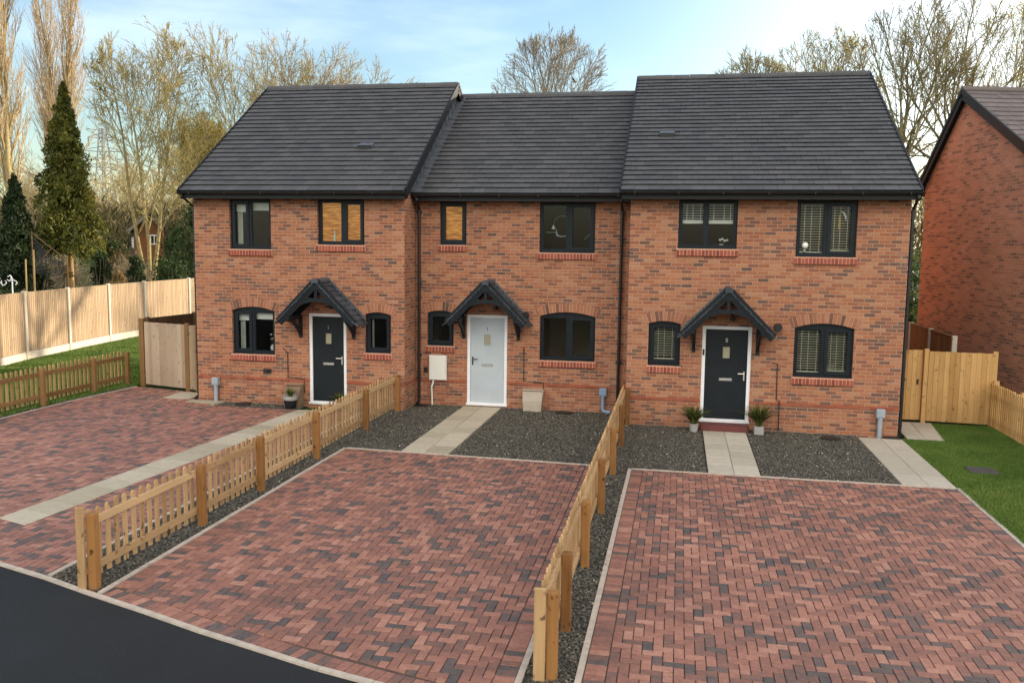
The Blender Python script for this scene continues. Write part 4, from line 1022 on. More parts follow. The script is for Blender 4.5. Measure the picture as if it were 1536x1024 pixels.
# neighbour house on the right
def neighbour():
    d = Vector((math.sin(NA), -math.cos(NA), 0)); n = Vector((math.cos(NA), math.sin(NA), 0)); F0 = Vector((7.72, 7.65, 0))
    base = F0 + d*2
    N = thing('neighbouring_house', base, 'red-brown brick house end with bare gable, beyond the right-hand garden gate', 'house')
    def P(t, z, k=0.0): v = F0 + d*t + n*k; return (v.x, v.y, z)
    ta, za, te, ze_ = 1.94, 7.93, 7.3, 4.70      # apex, near eave
    b = MB(); tl = 0.12
    prof = [(tl, -0.1), (te-0.3, -0.1), (te-0.3, 4.72), (ta, za-0.14), (tl, 5.62)]
    fl = [P(t, z, 0.0) for t, z in prof]; bk = [P(t, z, 30.0) for t, z in prof]  # body lengthened out of view, added to keep low sun off the drives
    b.add(fl+bk, [(0,1,2,3,4)[::-1], (5,6,7,8,9), (0,4,9,5)[::-1], (1,6,7,2)[::-1]])
    b.build('wall', M['brick_far'], N)
    # tiles on the near slope: build with rows along n
    b = MB(); dt, dz = ta-te, za-ze_; L = math.hypot(dt, dz); rows = round(L/0.27); g = L/rows
    nt, nz_ = -dz/L*(-1), -dt/L
    for r in range(rows):
        k = -0.16 - (0.15 if r % 2 else 0)
        while k < 30:
            a, c = max(k, -0.16), k+0.3; k += 0.3; j = random.gauss(0, 0.002)
            def Q(s, kk, h): return P(te+dt/L*s + nt*h, ze_+dz/L*s + nz_*h, kk)
            s0, s1 = r*g, (r+1)*g+0.03
            b.add([Q(s0,a+.002,.03+j), Q(s0,c-.002,.03+j), Q(s1,c-.002,.008+j), Q(s1,a+.002,.008+j), Q(s0,a+.002,.005+j), Q(s0,c-.002,.005+j)], [(0,1,2,3),(4,5,1,0)])
    prof = [(te, ze_-0.02), (ta, za-0.02), (-0.12, 5.46), (-0.12, 5.38), (ta, za-0.14), (te, ze_-0.12)]
    V = [P(t, z, -0.14) for t, z in prof]+[P(t, z, 30.0) for t, z in prof]
    b.add(V, [(0,1,7,6),(1,2,8,7),(3,4,10,9),(4,5,11,10),(0,1,4,5)[::-1],(1,2,3,4)[::-1],(5,0,6,11),(2,3,9,8)], 0, 0.0)
    rf = b.build('roof', M['tilefar'], N)
    b = MB(); b.tube([P(ta, za+0.01, -0.17), P(ta, za+0.01, 30)], 0.10, 10); b.build('ridge_tiles', M['tilefar'], rf)
    b = MB()
    for (t0, z0), (t1, z1) in (((te, ze_-0.02), (ta, za-0.02)), ((-0.12, 5.46), (ta, za-0.02))):
        b.beam(P(t0, z0+0.02, -0.165), P(t1, z1+0.02, -0.165), 0.05, 0.08); b.beam(P(t0, z0-0.09, -0.155), P(t1, z1-0.09, -0.155), 0.03, 0.20)
        b.beam(P(t0, z0-0.11, -0.07), P(t1, z1-0.11, -0.07), 0.14, 0.015)
    b.build('bargeboard', M['dark'], N)
    b = MB(); b.tube([P(-0.2, 5.40, -0.16), P(-0.2, 5.40, 30)], 0.055, 10); b.build('gutter', M['gutter'], N)
neighbour()

# ------------------------------------------------------------------ fences
def fence_picket(label, x, posts, h=0.86, side=-1, pmat='picket', postm='post', railm='rail', ends=True, zb=0.0, ph=0.84, gap=0.158, railside=None, far_end=False):
    """runs along Y at x; pickets stand on the 'side' of the rails, posts on the other"""
    T = thing('picket_fence', (x, posts[0], 0), label, 'fence')
    for y in posts:
        b = MB(); b.bbox(x-0.05, x+0.05, y-0.05, y+0.05, -0.1, ph+random.uniform(-0.01, 0.01), 0.007); b.build('post', M[postm], T)
    posts = sorted(posts)
    for y0, y1 in zip(posts, posts[1:]):
        for z in (0.20, 0.725):
            b = MB(); b.bbox(x-0.090, x-0.052, y0-0.05 if y0 == posts[0] else y0+0.002, y1+0.05 if y1 == posts[-1] else y1-0.002, z-0.045, z+0.045, 0.003); b.build('rail', M[railm], T)
        b = MB(); n = max(2, round((y1-y0)/gap)); px = 0
        for i in range(n):
            y = y0+(y1-y0)*(i+0.5)/n+random.gauss(0, 0.003); hh = h+random.gauss(0, 0.007); tl = random.gauss(0, 0.004); wv = 0.034
            xa, xb_ = x-0.114, x-0.092
            pts = [(-wv, 0.06), (wv, 0.06), (wv, hh-0.035), (wv*0.72, hh-0.010), (wv*0.3, hh), (-wv*0.3, hh), (-wv*0.72, hh-0.010), (-wv, hh-0.035)]
            V = [(xx, y+p[0]+tl*p[1], p[1]) for xx in (xa, xb_) for p in pts]; m = 8
            b.add(V, [tuple(range(m)), tuple(range(m, 2*m))[::-1]]+[(k, m+k, m+(k+1) % m, (k+1) % m)[::-1] for k in range(m)])
        b.build('picket_panel', M[pmat], T)
    return T
f1 = fence_picket('picket fence between the left-hand and middle driveways, ending in a double post at the road', -5.25, [-10.66, -8.38, -6.65, -4.50, -1.95, 0.16])
b = MB(); b.bbox(-5.405, -5.303, -10.745, -10.713, -0.08, 0.93, 0.006); b.build('end_board', M['picket'], f1)
f2 = fence_picket('picket fence between the middle and right-hand driveways, seen nearly end-on', 0.06, [-11.62, -10.62, -8.80, -6.60, -4.36, -2.20, -0.13], ph=0.81, h=0.87, gap=0.150)
b = MB(); b.bbox(-0.098, 0.006, -11.71, -11.674, -0.08, 0.85, 0.006); b.build('end_board', M['picket'], f2)
fence_picket('weathered picket fence along the far left lawn, brown posts', -13.44, [-4.9, -3.08, -1.24, 0.60, 1.98], h=0.90, pmat='oldpicket', postm='oldpost', railm='oldpost', ph=0.87)
fence_picket('new yellow picket fence at the far right edge of the small lawn', 7.97, [1.58, 0.02, -1.8, -3.6], h=1.0, side=-1, pmat='boardnew', postm='boardnew', railm='boardnew', ph=1.03, gap=0.115)

def boards(b, a, c, z0, z1, w=0.1, th=0.016, mi=0, wob=0.0):
    """vertical feather-edge boards from a to c (x, y), facing the left-hand normal"""
    a = Vector((*a, 0)); c = Vector((*c, 0)); L = (c-a).length; d = (c-a)/L; n = Vector((d.y, -d.x, 0)); m = max(1, round(L/w))
    for i in range(m):
        s0, s1 = L*i/m, L*(i+1)/m+0.012; zt = z1+random.uniform(-0.006, 0.004)
        k0, k1 = 0.0, 0.013
        A = [a+d*s0+n*k1, a+d*s1+n*0.004, a+d*s1-n*0.006, a+d*s0-n*0.0]
        b.add([(p.x, p.y, z0) for p in A]+[(p.x, p.y, zt) for p in A], [(0,1,5,4),(1,2,6,5),(2,3,7,6),(3,0,4,7),(4,5,6,7)], mi)
# long pale fence at the left
TP = [(-18.35, 0.3), (-18.79, 2.9), (-19.38, 5.42), (-19.72, 7.9), (-20.18, 10.75), (-20.35, 13.3), (-20.52, 16.9), (-20.6, 20.0)]
T = thing('board_fence', (-19.38, 5.42, 0), 'tall pale close-board fence with concrete posts along the left garden', 'fence')
for p in TP:
    b = MB(); b.bbox(p[0]-0.05, p[0]+0.07, p[1]-0.055, p[1]+0.055, -0.1, 2.20, 0.008); b.build('post', M['concrete'], T)
for p, q in zip(TP, TP[1:]):
    b = MB(); L = math.dist(p, q); u = ((q[0]-p[0])/L, (q[1]-p[1])/L); a = (p[0]+u[0]*0.06, p[1]+u[1]*0.06); c = (q[0]-u[0]*0.06, q[1]-u[1]*0.06)
    boards(b, a, c, 0.26, 2.13, 0.11); b.beam((a[0]-.02, a[1], 2.145), (c[0]-.02, c[1], 2.145), 0.06, 0.025)
    for z in (0.5, 1.25, 1.95): b.beam((a[0]-.05, a[1], z), (c[0]-.05, c[1], z), 0.04, 0.07)
    b.build('fence_panel', M['board'], T)
    b = MB(); b.beam((a[0]+.01, a[1], 0.08), (c[0]+.01, c[1], 0.08), 0.05, 0.34); b.build('gravel_board', M['concrete'], T)
# left side gate
T = thing('side_gate', (-12.2, 1.75, 0), 'greyed wide board gate between the left picket fence and the left-hand house', 'gate')
GL0, GL1 = (-12.88, 1.96), (-11.46, 1.56)
b = MB(); b.bbox(-13.06, -12.92, 1.96, 2.08, -0.05, 1.78, 0.006); b.build('post', M['oldpost'], T)
b = MB(); b.bbox(-11.42, -11.30, 1.45, 1.57, -0.05, 1.74, 0.006); b.build('post', M['oldpost'], T)
b = MB(); boards(b, GL0, GL1, 0.03, 1.70, 0.13)
for z in (0.3, 0.9, 1.5): b.beam((GL0[0], GL0[1]+0.04, z), (GL1[0], GL1[1]+0.04, z), 0.04, 0.09)
b.build('board_panel', M['boardgrey'], T)
b = MB(); boards(b, (-11.29, 1.47), (-10.42, 1.20), 0.03, 1.70, 0.12); b.build('board_panel', M['board'], T)
b = MB(); b.bbox(-11.08, -10.98, 1.36, 1.44, 0.0, 1.68, 0.006); b.build('board_panel', M['oldpost'], T)
# dark fence behind it
T = thing('board_fence', (-12.7, 5, 0), 'dark brown board fence running back behind the left side gate', 'fence')
DP = [(-12.98, 2.25), (-12.75, 4.2), (-12.50, 6.2), (-12.30, 7.6)]
for p in DP:
    b = MB(); b.bbox(p[0]-0.05, p[0]+0.05, p[1]-0.05, p[1]+0.05, -0.05, 1.80, 0.006); b.build('post', M['boarddark'], T)
for p, q in zip(DP, DP[1:]):
    b = MB(); boards(b, p, q, 0.05, 1.74, 0.11); b.beam((p[0]-.02, p[1], 1.75), (q[0]-.02, q[1], 1.75), 0.06, 0.03); b.build('fence_panel', M['boarddark'], T)
# right gate and panel
T = thing('garden_gate', (6.2, 1.84, 0), 'narrow yellow board gate against the right-hand house wall', 'gate')
b = MB(); boards(b, (5.66, 1.82), (6.50, 1.88), 0.04, 1.63, 0.10)
for z in (0.3, 1.35): b.beam((5.68, 1.86, z), (6.48, 1.92, z), 0.04, 0.09)
b.build('board_panel', M['boardnew'], T)
b = MB(); b.bbox(6.40, 6.44, 1.845, 1.856, 0.85, 0.97, 0.003); b.build('latch', M['blackmetal'], T)
T = thing('board_fence', (7.2, 1.75, 0), 'new yellow board panel at the back of the right lawn, next to the narrow gate', 'fence')
for X, Y in ((6.57, 1.83), (7.95, 1.70)):
    b = MB(); b.bbox(X-0.05, X+0.05, Y-0.03, Y+0.07, -0.05, 1.66, 0.006); b.build('post', M['boardnew'], T)
b = MB(); boards(b, (6.62, 1.80), (7.90, 1.68), 0.04, 1.62, 0.105)
for z in (0.3, 1.35): b.beam((6.62, 1.85, z), (7.90, 1.73, z), 0.04, 0.09)
b.build('board_panel', M['boardnew'], T)
T = thing('board_fence', (7.4, 4.5, 0), 'brown board fence with concrete posts running back beside the neighbouring gable', 'fence')
BP = [(7.42, 2.86), (7.40, 4.75), (7.38, 6.6), (7.36, 8.4)]
for p in BP:
    b = MB(); b.bbox(p[0]-0.055, p[0]+0.055, p[1]-0.05, p[1]+0.05, -0.05, 1.88, 0.008); b.build('post', M['concrete'], T)
for p, q in zip(BP, BP[1:]):
    b = MB(); boards(b, (q[0], q[1]-.05), (p[0], p[1]+.05), 0.1, 1.83, 0.11); b.beam((p[0], p[1]+.05, 1.845), (q[0], q[1]-.05, 1.845), 0.07, 0.03); b.build('fence_panel', M['boardbrown'], T)

# ------------------------------------------------------------------ small things at the house fronts
def meter_post(x, y, label, elbow=False, mat='greybox'):
    T = thing('meter_post', (x, y, 0), label, 'meter post', 'grey utility boxes on pipes along the house fronts')
    b = MB(); b.bbox(x-0.085, x+0.085, y-0.06, y+0.05, 0.40, 0.58, 0.010); b.bbox(x-0.07, x+0.07, y-0.066, y-0.058, 0.42, 0.56, 0.004); b.build('box', M[mat], T)
    b = MB()
    if elbow: b.tube([(x, y, 0.41), (x, y, 0.10), (x+0.03, y-0.03, 0.04), (x+0.18, y-0.05, 0.025)], 0.042, 12)
    else: b.tube([(x, y, 0.41), (x, y, -0.04)], 0.048, 12)
    b.tube([(x, y, 0.36), (x, y, 0.41)], 0.056, 12)
    b.build('pipe', M['bluepipe' if elbow else 'greybox'], T)
meter_post(5.25, -0.08, 'grey box on a straight pipe below the lowest right window corner, right-hand house')
meter_post(-0.585, 1.10, 'blue-grey box on an elbowed pipe near the middle downpipe', True, 'bluepipe')
meter_post(-9.88, 0.24, 'grey box on a pipe at the far left end of the row')
T = thing('meter_box', (-4.56, 1.179, 0.6), 'white meter cabinet with a white pipe on the middle house wall', 'meter box')
b = MB(); b.bbox(-4.78, -4.345, 1.10, 1.178, 0.60, 1.205, 0.008); b.build('cabinet', M['whitebox'], T)
b = MB(); b.bbox(-4.765, -4.36, 1.084, 1.0995, 0.615, 1.19, 0.006); b.tube([(-4.385,1.084,0.9),(-4.385,1.074,0.9)], 0.018, 10); b.build('cabinet_door', M['whitebox'], T)
b = MB(); b.tube([(-4.68, 1.13, 0.61), (-4.68, 1.12, 0.52), (-4.71, 1.11, 0.44), (-4.695, 1.11, 0.0)], 0.022, 10); b.build('pipe', M['whitebox'], T)
def hooded(x0, x1, y, ztop, label, mat, lean):
    T = thing('gas_meter_box', ((x0+x1)/2, y, 0), label, 'meter box')
    b = MB(); prof = [(y-0.30, -0.03), (y-0.30, 0.24*ztop/0.46), (y-0.26, ztop*0.86), (y-0.16, ztop*0.97), (y-0.03, ztop), (y-0.012, ztop), (y-0.012, -0.03)]
    V = [(x0+lean*0.3*(0.5-p[1]), *p) for p in prof]+[(x1-lean*0.3*(0.5-p[1]), *p) for p in prof]; n = len(prof)
    b.add(V, [(k, n+k, n+(k+1) % n, (k+1) % n)[::-1] for k in range(n)]+[tuple(range(n)), tuple(range(n, 2*n))[::-1]])
    b.build('body', M[mat], T)
    b = MB(); b.bbox(x0-0.01, x1+0.01, y-0.19, y-0.016, ztop+0.002, ztop+0.022, 0.005); b.build('lid', M[mat], T)
hooded(-2.46, -1.97, 1.179, 0.46, 'beige hooded gas box on the dark gravel below the middle house', 'beige', 0.25)
hooded(-8.02, -7.62, 0.308, 0.48, 'brown hooded gas box beside the left-hand front door', 'brownbox', 0.1)
def drain(x, y, label, r=0.19, sq=False):
    T = thing('drain_cover', (x, y, 0), label, 'drain cover')
    b = MB()
    if sq: b.bbox(x-r, x+r, y-r*.8, y+r*.8, -0.02, 0.022, 0.004)
    else: b.lathe((x, y, 0), [(r, -0.02), (r, 0.012), (r*.93, 0.020), (r*.85, 0.016), (r*.1, 0.016)], 24)
    b.build('lid', M['blackmetal'], T)
    b = MB()
    for k in (-.45, 0, .45): b.box(x-r*.6, x+r*.6, y+r*k-0.012, y+r*k+0.012, 0.0225 if sq else 0.0165, 0.027 if sq else 0.021)
    b.build('grating', M['gutter'], T)
drain(4.22, -0.50, 'round black drain cover in the gravel under the large right window')
drain(-9.06, 0.06, 'black drain cover in front of the left-hand ground floor window', 0.2)
drain(-4.90, 0.92, 'square black gully at the foot of the left downpipe', 0.17, True)
drain(-1.45, 0.86, 'black drain cover in the gravel below the middle house window', 0.2)
drain(5.50, -0.16, 'square black gully at the right corner of the row', 0.15, True)
b = MB(); b.bbox(6.19, 6.66, -2.86, -2.44, -0.03, 0.026, 0.006); 
for sx in (-1, 1): b.bbox(6.425+sx*0.10-0.05, 6.425+sx*0.10+0.05, -2.68, -2.62, 0.0265, 0.030, 0.001)
tag(b.build('manhole_cover', mat_plain('manhole_metal', (0.06, 0.058, 0.058), 0.6, 0.3, 12, bump=0.3)), 'dark rectangular manhole cover in the right lawn', 'manhole cover')

def blades(n, c, h, spread, w, lean, tint=(0, 1)):
    out = []
    for i in range(n):
        a = random.uniform(0, 6.283); r0 = random.uniform(0, spread*0.3); L = h*random.uniform(0.6, 1.1); ln = random.uniform(0.15, 1)*lean
        p = Vector((c[0]+r0*math.cos(a), c[1]+r0*math.sin(a), c[2])); d = Vector((math.cos(a), math.sin(a), 0)); sdv = Vector((-math.sin(a), math.cos(a), 0))*w
        q = [p+d*(ln*L*t*t)+Vector((0, 0, L*(t-0.3*ln*t*t))) for t in (0, .35, .7, 1.0)]
        for k, (u, v) in enumerate(zip(q, q[1:])):
            w0, w1 = (1, .9, .55, .05)[k], (1, .9, .55, .05)[k+1]
            out.append([u-sdv*w0, u+sdv*w0, v+sdv*w1, v-sdv*w1])
    return out
def pot_plant(x, y, label, kind='planter', h=0.30, z=0.0, s=1.0, leaf='potleaf', n=120):
    T = thing('potted_plant', (x, y, z), label, 'potted plant')
    b = MB()
    if kind == 'planter':
        r = 0.085*s; b.lathe((x, y, z), [(r*.78, 0), (r*.86, 0.02), (r, 0.15*s), (r*1.05, 0.155*s), (r*1.02, 0.16*s), (r*.9, 0.16*s), (r*.88, 0.14*s), (0.01, 0.14*s)], 4 if False else 18); mt = 'potgrey'; zt = 0.14*s
    elif kind == 'black':
        b.lathe((x, y, z), [(0.10, 0), (0.125, 0.02), (0.155, 0.20), (0.15, 0.21), (0.02, 0.21)], 22, 0); b.lathe((x, y, z), [(0.152, 0.195), (0.165, 0.24), (0.17, 0.29), (0.155, 0.295), (0.14, 0.27), (0.01, 0.27)], 22, 1); mt = None; zt = 0.27
    else:
        b.bbox(x-.09*s, x+.09*s, y-.09*s, y+.09*s, z, z+.16*s, .006); mt = 'potgrey'; zt = .155*s
    b.build('pot', M[mt] if mt else [M['potblack'], M['potgrey']], T, smooth=False)
    q = blades(n, (x, y, z+zt), h, 0.14*s, 0.012*s, 1.25); V = [p for f in q for p in f]
    np_mesh('foliage', np.array([tuple(p) for p in V]), 4, np.repeat(np.random.default_rng(5).random(n), 3), M[leaf], T)
    return T
pot_plant(1.47, -0.50, 'small leafy plant in a grey pot, left of the right-hand front door', h=0.46, s=1.1, n=260)
pot_plant(2.80, -0.43, 'bushy yellow-green plant in a square grey pot, right of the right-hand front door', 'square', h=0.52, s=1.05, n=300)
pot_plant(-7.76, -0.17, 'black pot with a pale rim and a small plant by the left-hand gas box', 'black', h=0.24, n=80)
pot_plant(-6.63, 0.02, 'small potted plant half behind the picket fence at the left-hand door', h=0.27, s=1.1, n=110)

# things on the window boards
def ornament(name, label, cat, fn):
    b = MB(); m = fn(b); return tag(b.build(name, m), label, cat)
T = thing('flower_vase', (-8.52, 0.56, 1.27), 'white flowers in a white vase inside the left-hand ground floor window', 'vase')
b = MB(); b.lathe((-8.52, 0.56, 1.245), [(0.045, 0), (0.07, 0.04), (0.065, 0.10), (0.04, 0.14), (0.045, 0.15), (0.03, 0.15)], 16); b.build('vase', M['flower'], T)
b = MB()
for i in range(9):
    a = i*2.4; p = (-8.52+0.11*math.cos(a)*random.uniform(.4,1), 0.56+0.08*math.sin(a), 1.45+random.uniform(0, .2)); b.tube([(-8.52, .56, 1.38), p], 0.004, 5, 1)
    if i % 2 == 0:
        for k in range(6): b.tube([p, (p[0]+.03*math.cos(k), p[1]+.02*math.sin(k), p[2]+.02*math.sin(k*1.7))], [.012, .004], 5)
for f in blades(30, (-8.52, .56, 1.38), .22, .05, .012, 1.0): b.add(f, [(0,1,2,3)], 1)
b.build('flowers', [M['flower'], M['potleaf']], T)
ornament('ornament', 'white bottle-shaped ornament in the lit left-hand upper window', 'ornament', lambda b: (b.lathe((-6.88, 0.455, 3.885), [(0.03,0),(0.032,0.12),(0.014,0.16),(0.013,0.24),(0.016,0.25)], 14), M['flower'])[1])
ornament('ornament', 'round white fan-like ornament in the right-hand upper window', 'ornament', lambda b: (b.lathe((3.62, 0.145, 3.80), [(0.04,0),(0.015,0.02),(0.015,0.05),(0.05,0.07),(0.072,0.11),(0.072,0.14),(0.05,0.18),(0.01,0.195)], 18), M['flower'])[1])
ornament('hanging_decoration', 'crescent-shaped feather decoration hung in the right-hand upper window', 'decoration', lambda b: (b.tube([(4.30, 0.165, 4.62), (4.36, 0.165, 4.60), (4.40, 0.165, 4.52), (4.41, 0.165, 4.44)], [.006, .022, .022, .006], 8), b.tube([(4.30, 0.165, 4.62), (4.28, 0.165, 4.50), (4.275, 0.165, 4.35), (4.27, .165, 4.25)], [.004, .02, .022, .006], 8, 1), [M['flower'], M['yellow']])[2])
T = thing('orchid', (1.93, 0.40, 3.9), 'small white orchid on the right-hand upper left window board', 'plant')
b = MB(); b.lathe((1.93, 0.40, 3.84), [(0.035, 0), (0.05, 0.09), (0.04, 0.09)], 12); b.build('pot', M['flower'], T)
b = MB()
for k in range(4):
    p = (1.90+0.05*k, 0.38, 4.02+0.02*math.sin(k*2)); b.tube([(1.93, .40, 3.93), p], 0.004, 5, 1)
    for a in range(5): b.tube([p, (p[0]+.028*math.cos(a*1.26), p[1], p[2]+.028*math.sin(a*1.26))], [.010, .010], 6)
b.build('flowers', [M['flower'], M['potleaf']], T)
pot_plant(4.30, 0.52, 'green leafy plant behind the blinds of the large right-hand ground floor window', h=0.42, z=1.24, n=140)
T = thing('pendant_lamp', (-1.7, 1.9, 4.3), 'pale curved lamp hanging in the middle upper window', 'lamp')
b = MB(); b.tube([(-1.9, 1.7, 4.32), (-1.87, 1.7, 4.46), (-1.75, 1.7, 4.55), (-1.6, 1.7, 4.54)], 0.008, 6); b.tube([(-2.06,1.6,4.16),(-1.82,1.6,4.16)], .008, 6); b.tube([(-1.82,1.6,4.24),(-1.80,1.6,4.09),(-1.70,1.6,4.06),(-1.5,1.6,4.10)], [.005,.03,.016,.008], 8); b.tube([(-1.15,1.6,4.0),(-1.05,1.6,4.1),(-.95,1.6,4.16)], .008, 6); b.build('arm', M['greybox'], T)
b = MB(); b.lathe((-1.9, 1.7, 4.24), [(0.05, 0), (0.03, 0.05), (0.01, 0.09)], 14); b.build('shade', M['flower'], T)
ornament('pendant_bulb', 'small bright light fitting inside the middle ground floor window', 'lamp', lambda b: (b.lathe((-1.26, 2.2, 2.04), [(0.01, 0), (0.05, .03), (.06, .07), (.02, .11), (.01, .3)], 12), M['yellow'])[1])

# ------------------------------------------------------------------ trees and shrubs
class Branches:
    """collects branch polylines as tapering tubes, built with numpy"""
    def __init__(s): s.V = []; s.F = []; s.n = 0; s.tips = []
    def tube(s, pts, rads, k):
        m = len(pts); P = np.array(pts); d = np.gradient(P, axis=0); d /= np.linalg.norm(d, axis=1)[:, None]+1e-9
        ref = np.where(np.abs(d[:, 2:3]) < 0.9, np.array([[0, 0, 1.]]), np.array([[1., 0, 0]]))
        a = np.cross(d, ref); a /= np.linalg.norm(a, axis=1)[:, None]+1e-9; b = np.cross(d, a)
        t = np.arange(k)*2*np.pi/k
        ring = P[:, None, :] + (a[:, None, :]*np.cos(t)[None, :, None] + b[:, None, :]*np.sin(t)[None, :, None])*np.array(rads)[:, None, None]
        s.V.append(ring.reshape(-1, 3)); i = np.arange(m-1)[:, None]*k; j = np.arange(k)[None]; j2 = (j+1) % k
        s.F.append((np.stack([i+j, i+k+j, i+k+j2, i+j2], 2).reshape(-1, 4))+s.n); s.n += m*k
    def build(s, name, mat, parent, extra=None):
        V = np.concatenate(s.V); F = np.concatenate(s.F); org = np.array(ORG[parent.name])
        mats = [mat]; mi = np.zeros(len(F), np.int32)
        if extra is not None:
            eV, em = extra; n0 = len(V); V = np.concatenate([V, eV]); eF = np.arange(len(eV)).reshape(-1, 4)+n0; F = np.concatenate([F, eF]); mi = np.concatenate([mi, np.ones(len(eF), np.int32)]); mats.append(em)
        me = bpy.data.meshes.new(name); me.vertices.add(len(V)); me.vertices.foreach_set('co', (V-org).astype(np.float32).ravel())
        me.loops.add(len(F)*4); me.loops.foreach_set('vertex_index', F.astype(np.int32).ravel()); me.polygons.add(len(F)); me.polygons.foreach_set('loop_start', np.arange(0, len(F)*4, 4, dtype=np.int32))
        me.update(calc_edges=True)
        for m_ in mats: me.materials.append(m_)
        me.polygons.foreach_set('material_index', mi); me.polygons.foreach_set('use_smooth', np.ones(len(F), bool))
        at = me.attributes.new('tint', 'FLOAT', 'FACE'); at.data.foreach_set('value', rng.random(len(F)).astype(np.float32))
        o = bpy.data.objects.new(name, me); COL.objects.link(o); o.parent = parent; return o

HS = {21: .95, 25: 1.06, 26: 1.05, 33: .95, 41: .96, 43: 1.02, 44: 1.05, 45: 1.0}
def tree(base, H, label, seed, style='round', r0=0.2, stems=1, spread=1.0, mats=('bark', 'twig'), buds=None, group='bare trees around the houses', levels=4, minr=0.012, fork=0.35, kids=(8, 6, 4, 3), name='bare_tree', env=None):
    rs = np.random.default_rng(seed); base = Vector(base)
    if style != 'poplar': H *= HS.get(seed, 0.86)
    T = thing(name, base, label, 'tree', group); TR, CR = Branches(), Branches()
    ang = {'round': (0.40, 0.90), 'vase': (0.35, 0.75), 'poplar': (0.18, 0.42), 'fan': (0.30, 0.72)}[style]
    upf = {'round': 0.05, 'vase': 0.09, 'poplar': 0.30, 'fan': 0.06}[style]
    def perp(d):
        r = rs.normal(size=3); r -= d*np.dot(r, d); return r/(np.linalg.norm(r)+1e-9)
    def grow(p, d, L, r, lev):
        n = (9, 7, 5, 4, 3)[min(lev, 4)]; pts = [p]; rads = [r]; dirs = [d]; step = L/n
        cut = False; rend = max(minr, r*(0.30 if lev else 0.22))
        for i in range(n):
            d = d + perp(d)*rs.normal(0, (0.05, 0.10, 0.14, 0.18, 0.2)[min(lev, 4)]) + np.array([0, 0, upf*(0.5 if lev else 0.2)])
            d /= np.linalg.norm(d); p = p + d*step
            if env and lev > 0 and i > 0:
                q_ = (p-np.array(base)-np.array([0, 0, env[0]]))/np.array([env[1], env[1], env[2]])
                if np.dot(q_, q_) > 1.0+rs.normal(0, .06): break
            pts.append(p); dirs.append(d); rads.append(max(minr, r+(rend-r)*((i+1)/n)))
        n = len(pts)-1
        if n < 1: return
        B = TR if lev <= 1 and r > 0.05 else CR
        B.tube(pts, rads, (9, 6, 4, 3, 3)[min(lev, 4)])
        if lev >= levels: CR.tips.append(pts[-1]); CR.tips.append(pts[len(pts)//2]); return
        k = kids[min(lev, len(kids)-1)]; k = max(2, int(round(k*rs.uniform(0.8, 1.2))))
        st = (0.70 if style == 'fan' else fork) if lev == 0 else 0.22
        if style == 'fan' and lev == 0: k = kids[0]
        for j in range(k):
            t = st + (1-st)*(j+rs.uniform(0.1, 0.9))/k; t = min(t, 0.99); f = t*n; i = int(f); q = pts[i]+(pts[min(i+1, n)]-pts[i])*(f-i)
            a = rs.uniform(*ang)*(1.0 if lev else 1.1)
            if style == 'fan' and lev == 0: a = 0.12+0.98*(1-j/max(1, k-1))**0.8
            dd = dirs[min(i+1, n)]; pv = perp(dd)
            nd = dd*math.cos(a)+pv*math.sin(a)
            if lev == 0:
                if style == 'fan': az_ = j*2.4+rs.normal(0, .25); pv = np.array([math.cos(az_), math.sin(az_), 0]); nd = dd*math.cos(a)+pv*math.sin(a)
                nd = nd*np.array([spread, spread, 1])
            nd /= np.linalg.norm(nd)
            if style == 'poplar': LL = (H*0.26*(1-t*0.55) if lev == 0 else L*rs.uniform(0.45, 0.7))
            elif style == 'fan': LL = (H*rs.uniform(.46, .56) if lev == 0 else L*rs.uniform(0.42, 0.66)*(1.12-0.55*t))
            else: LL = (H*(0.56-0.30*t) if lev == 0 else L*rs.uniform(0.48, 0.72)*(1.1-0.5*t))
            rr = rads[min(i, n)]*(0.55 if lev else 0.5)
            grow(q, nd, LL, max(minr, rr), lev+1)
        grow(pts[-1], dirs[-1], L*(0.3 if lev == 0 else 0.4), rads[-1], lev+1)
    for s in range(stems):
        d = np.array([0, 0, 1.]) ; off = np.array([0, 0, 0.])
        if stems > 1:
            a = 2*math.pi*s/stems+seed; lean = 0.12 if style != 'poplar' else 0.04; d = np.array([math.cos(a)*lean, math.sin(a)*lean, 1]); off = np.array([math.cos(a), math.sin(a), 0])*r0*0.9
        hs = H*rs.uniform(0.85, 1.0) if stems > 1 else H
        grow(np.array(base)+off-np.array([0, 0, 0.3]), d/np.linalg.norm(d), hs*{'poplar': 0.88, 'fan': 0.56}.get(style, 0.80), r0*(1 if stems == 1 else 0.75), 0)
    if TR.V: TR.build('trunk', M[mats[0]], T)
    extra = None
    if buds:
        tips = np.array(CR.tips); k = buds[1]; c = np.repeat(tips, k, 0)+rs.normal(0, buds[2], (len(tips)*k, 3)); n = len(c)
        u = rs.normal(size=(n, 3)); u /= np.linalg.norm(u, axis=1)[:, None]; v = np.cross(u, rs.normal(size=(n, 3))); v /= np.linalg.norm(v, axis=1)[:, None]
        s_ = rs.uniform(0.5, 1.2, n)[:, None]*buds[3]; q = np.stack([c-u*s_, c+v*s_*.5, c+u*s_, c-v*s_*.5], 1).reshape(-1, 3); extra = (q, M[buds[0]])
    CR.build('crown', M[mats[1]], T, extra)
    return T
def GZ(x, y): return hill(x, y)-0.05
def at(x, y): return (x, y, GZ(x, y))
POP = 'bare golden poplars at the far left'
tree(at(-58.6, 58), 26.5, 'tall golden bare poplar, second from the left edge, twin-leadered', 3, 'poplar', 0.40, 2, mats=('barkolive', 'twiggold'), group=POP, minr=0.016, fork=0.12, kids=(22, 8, 5), levels=3, name='poplar_tree')
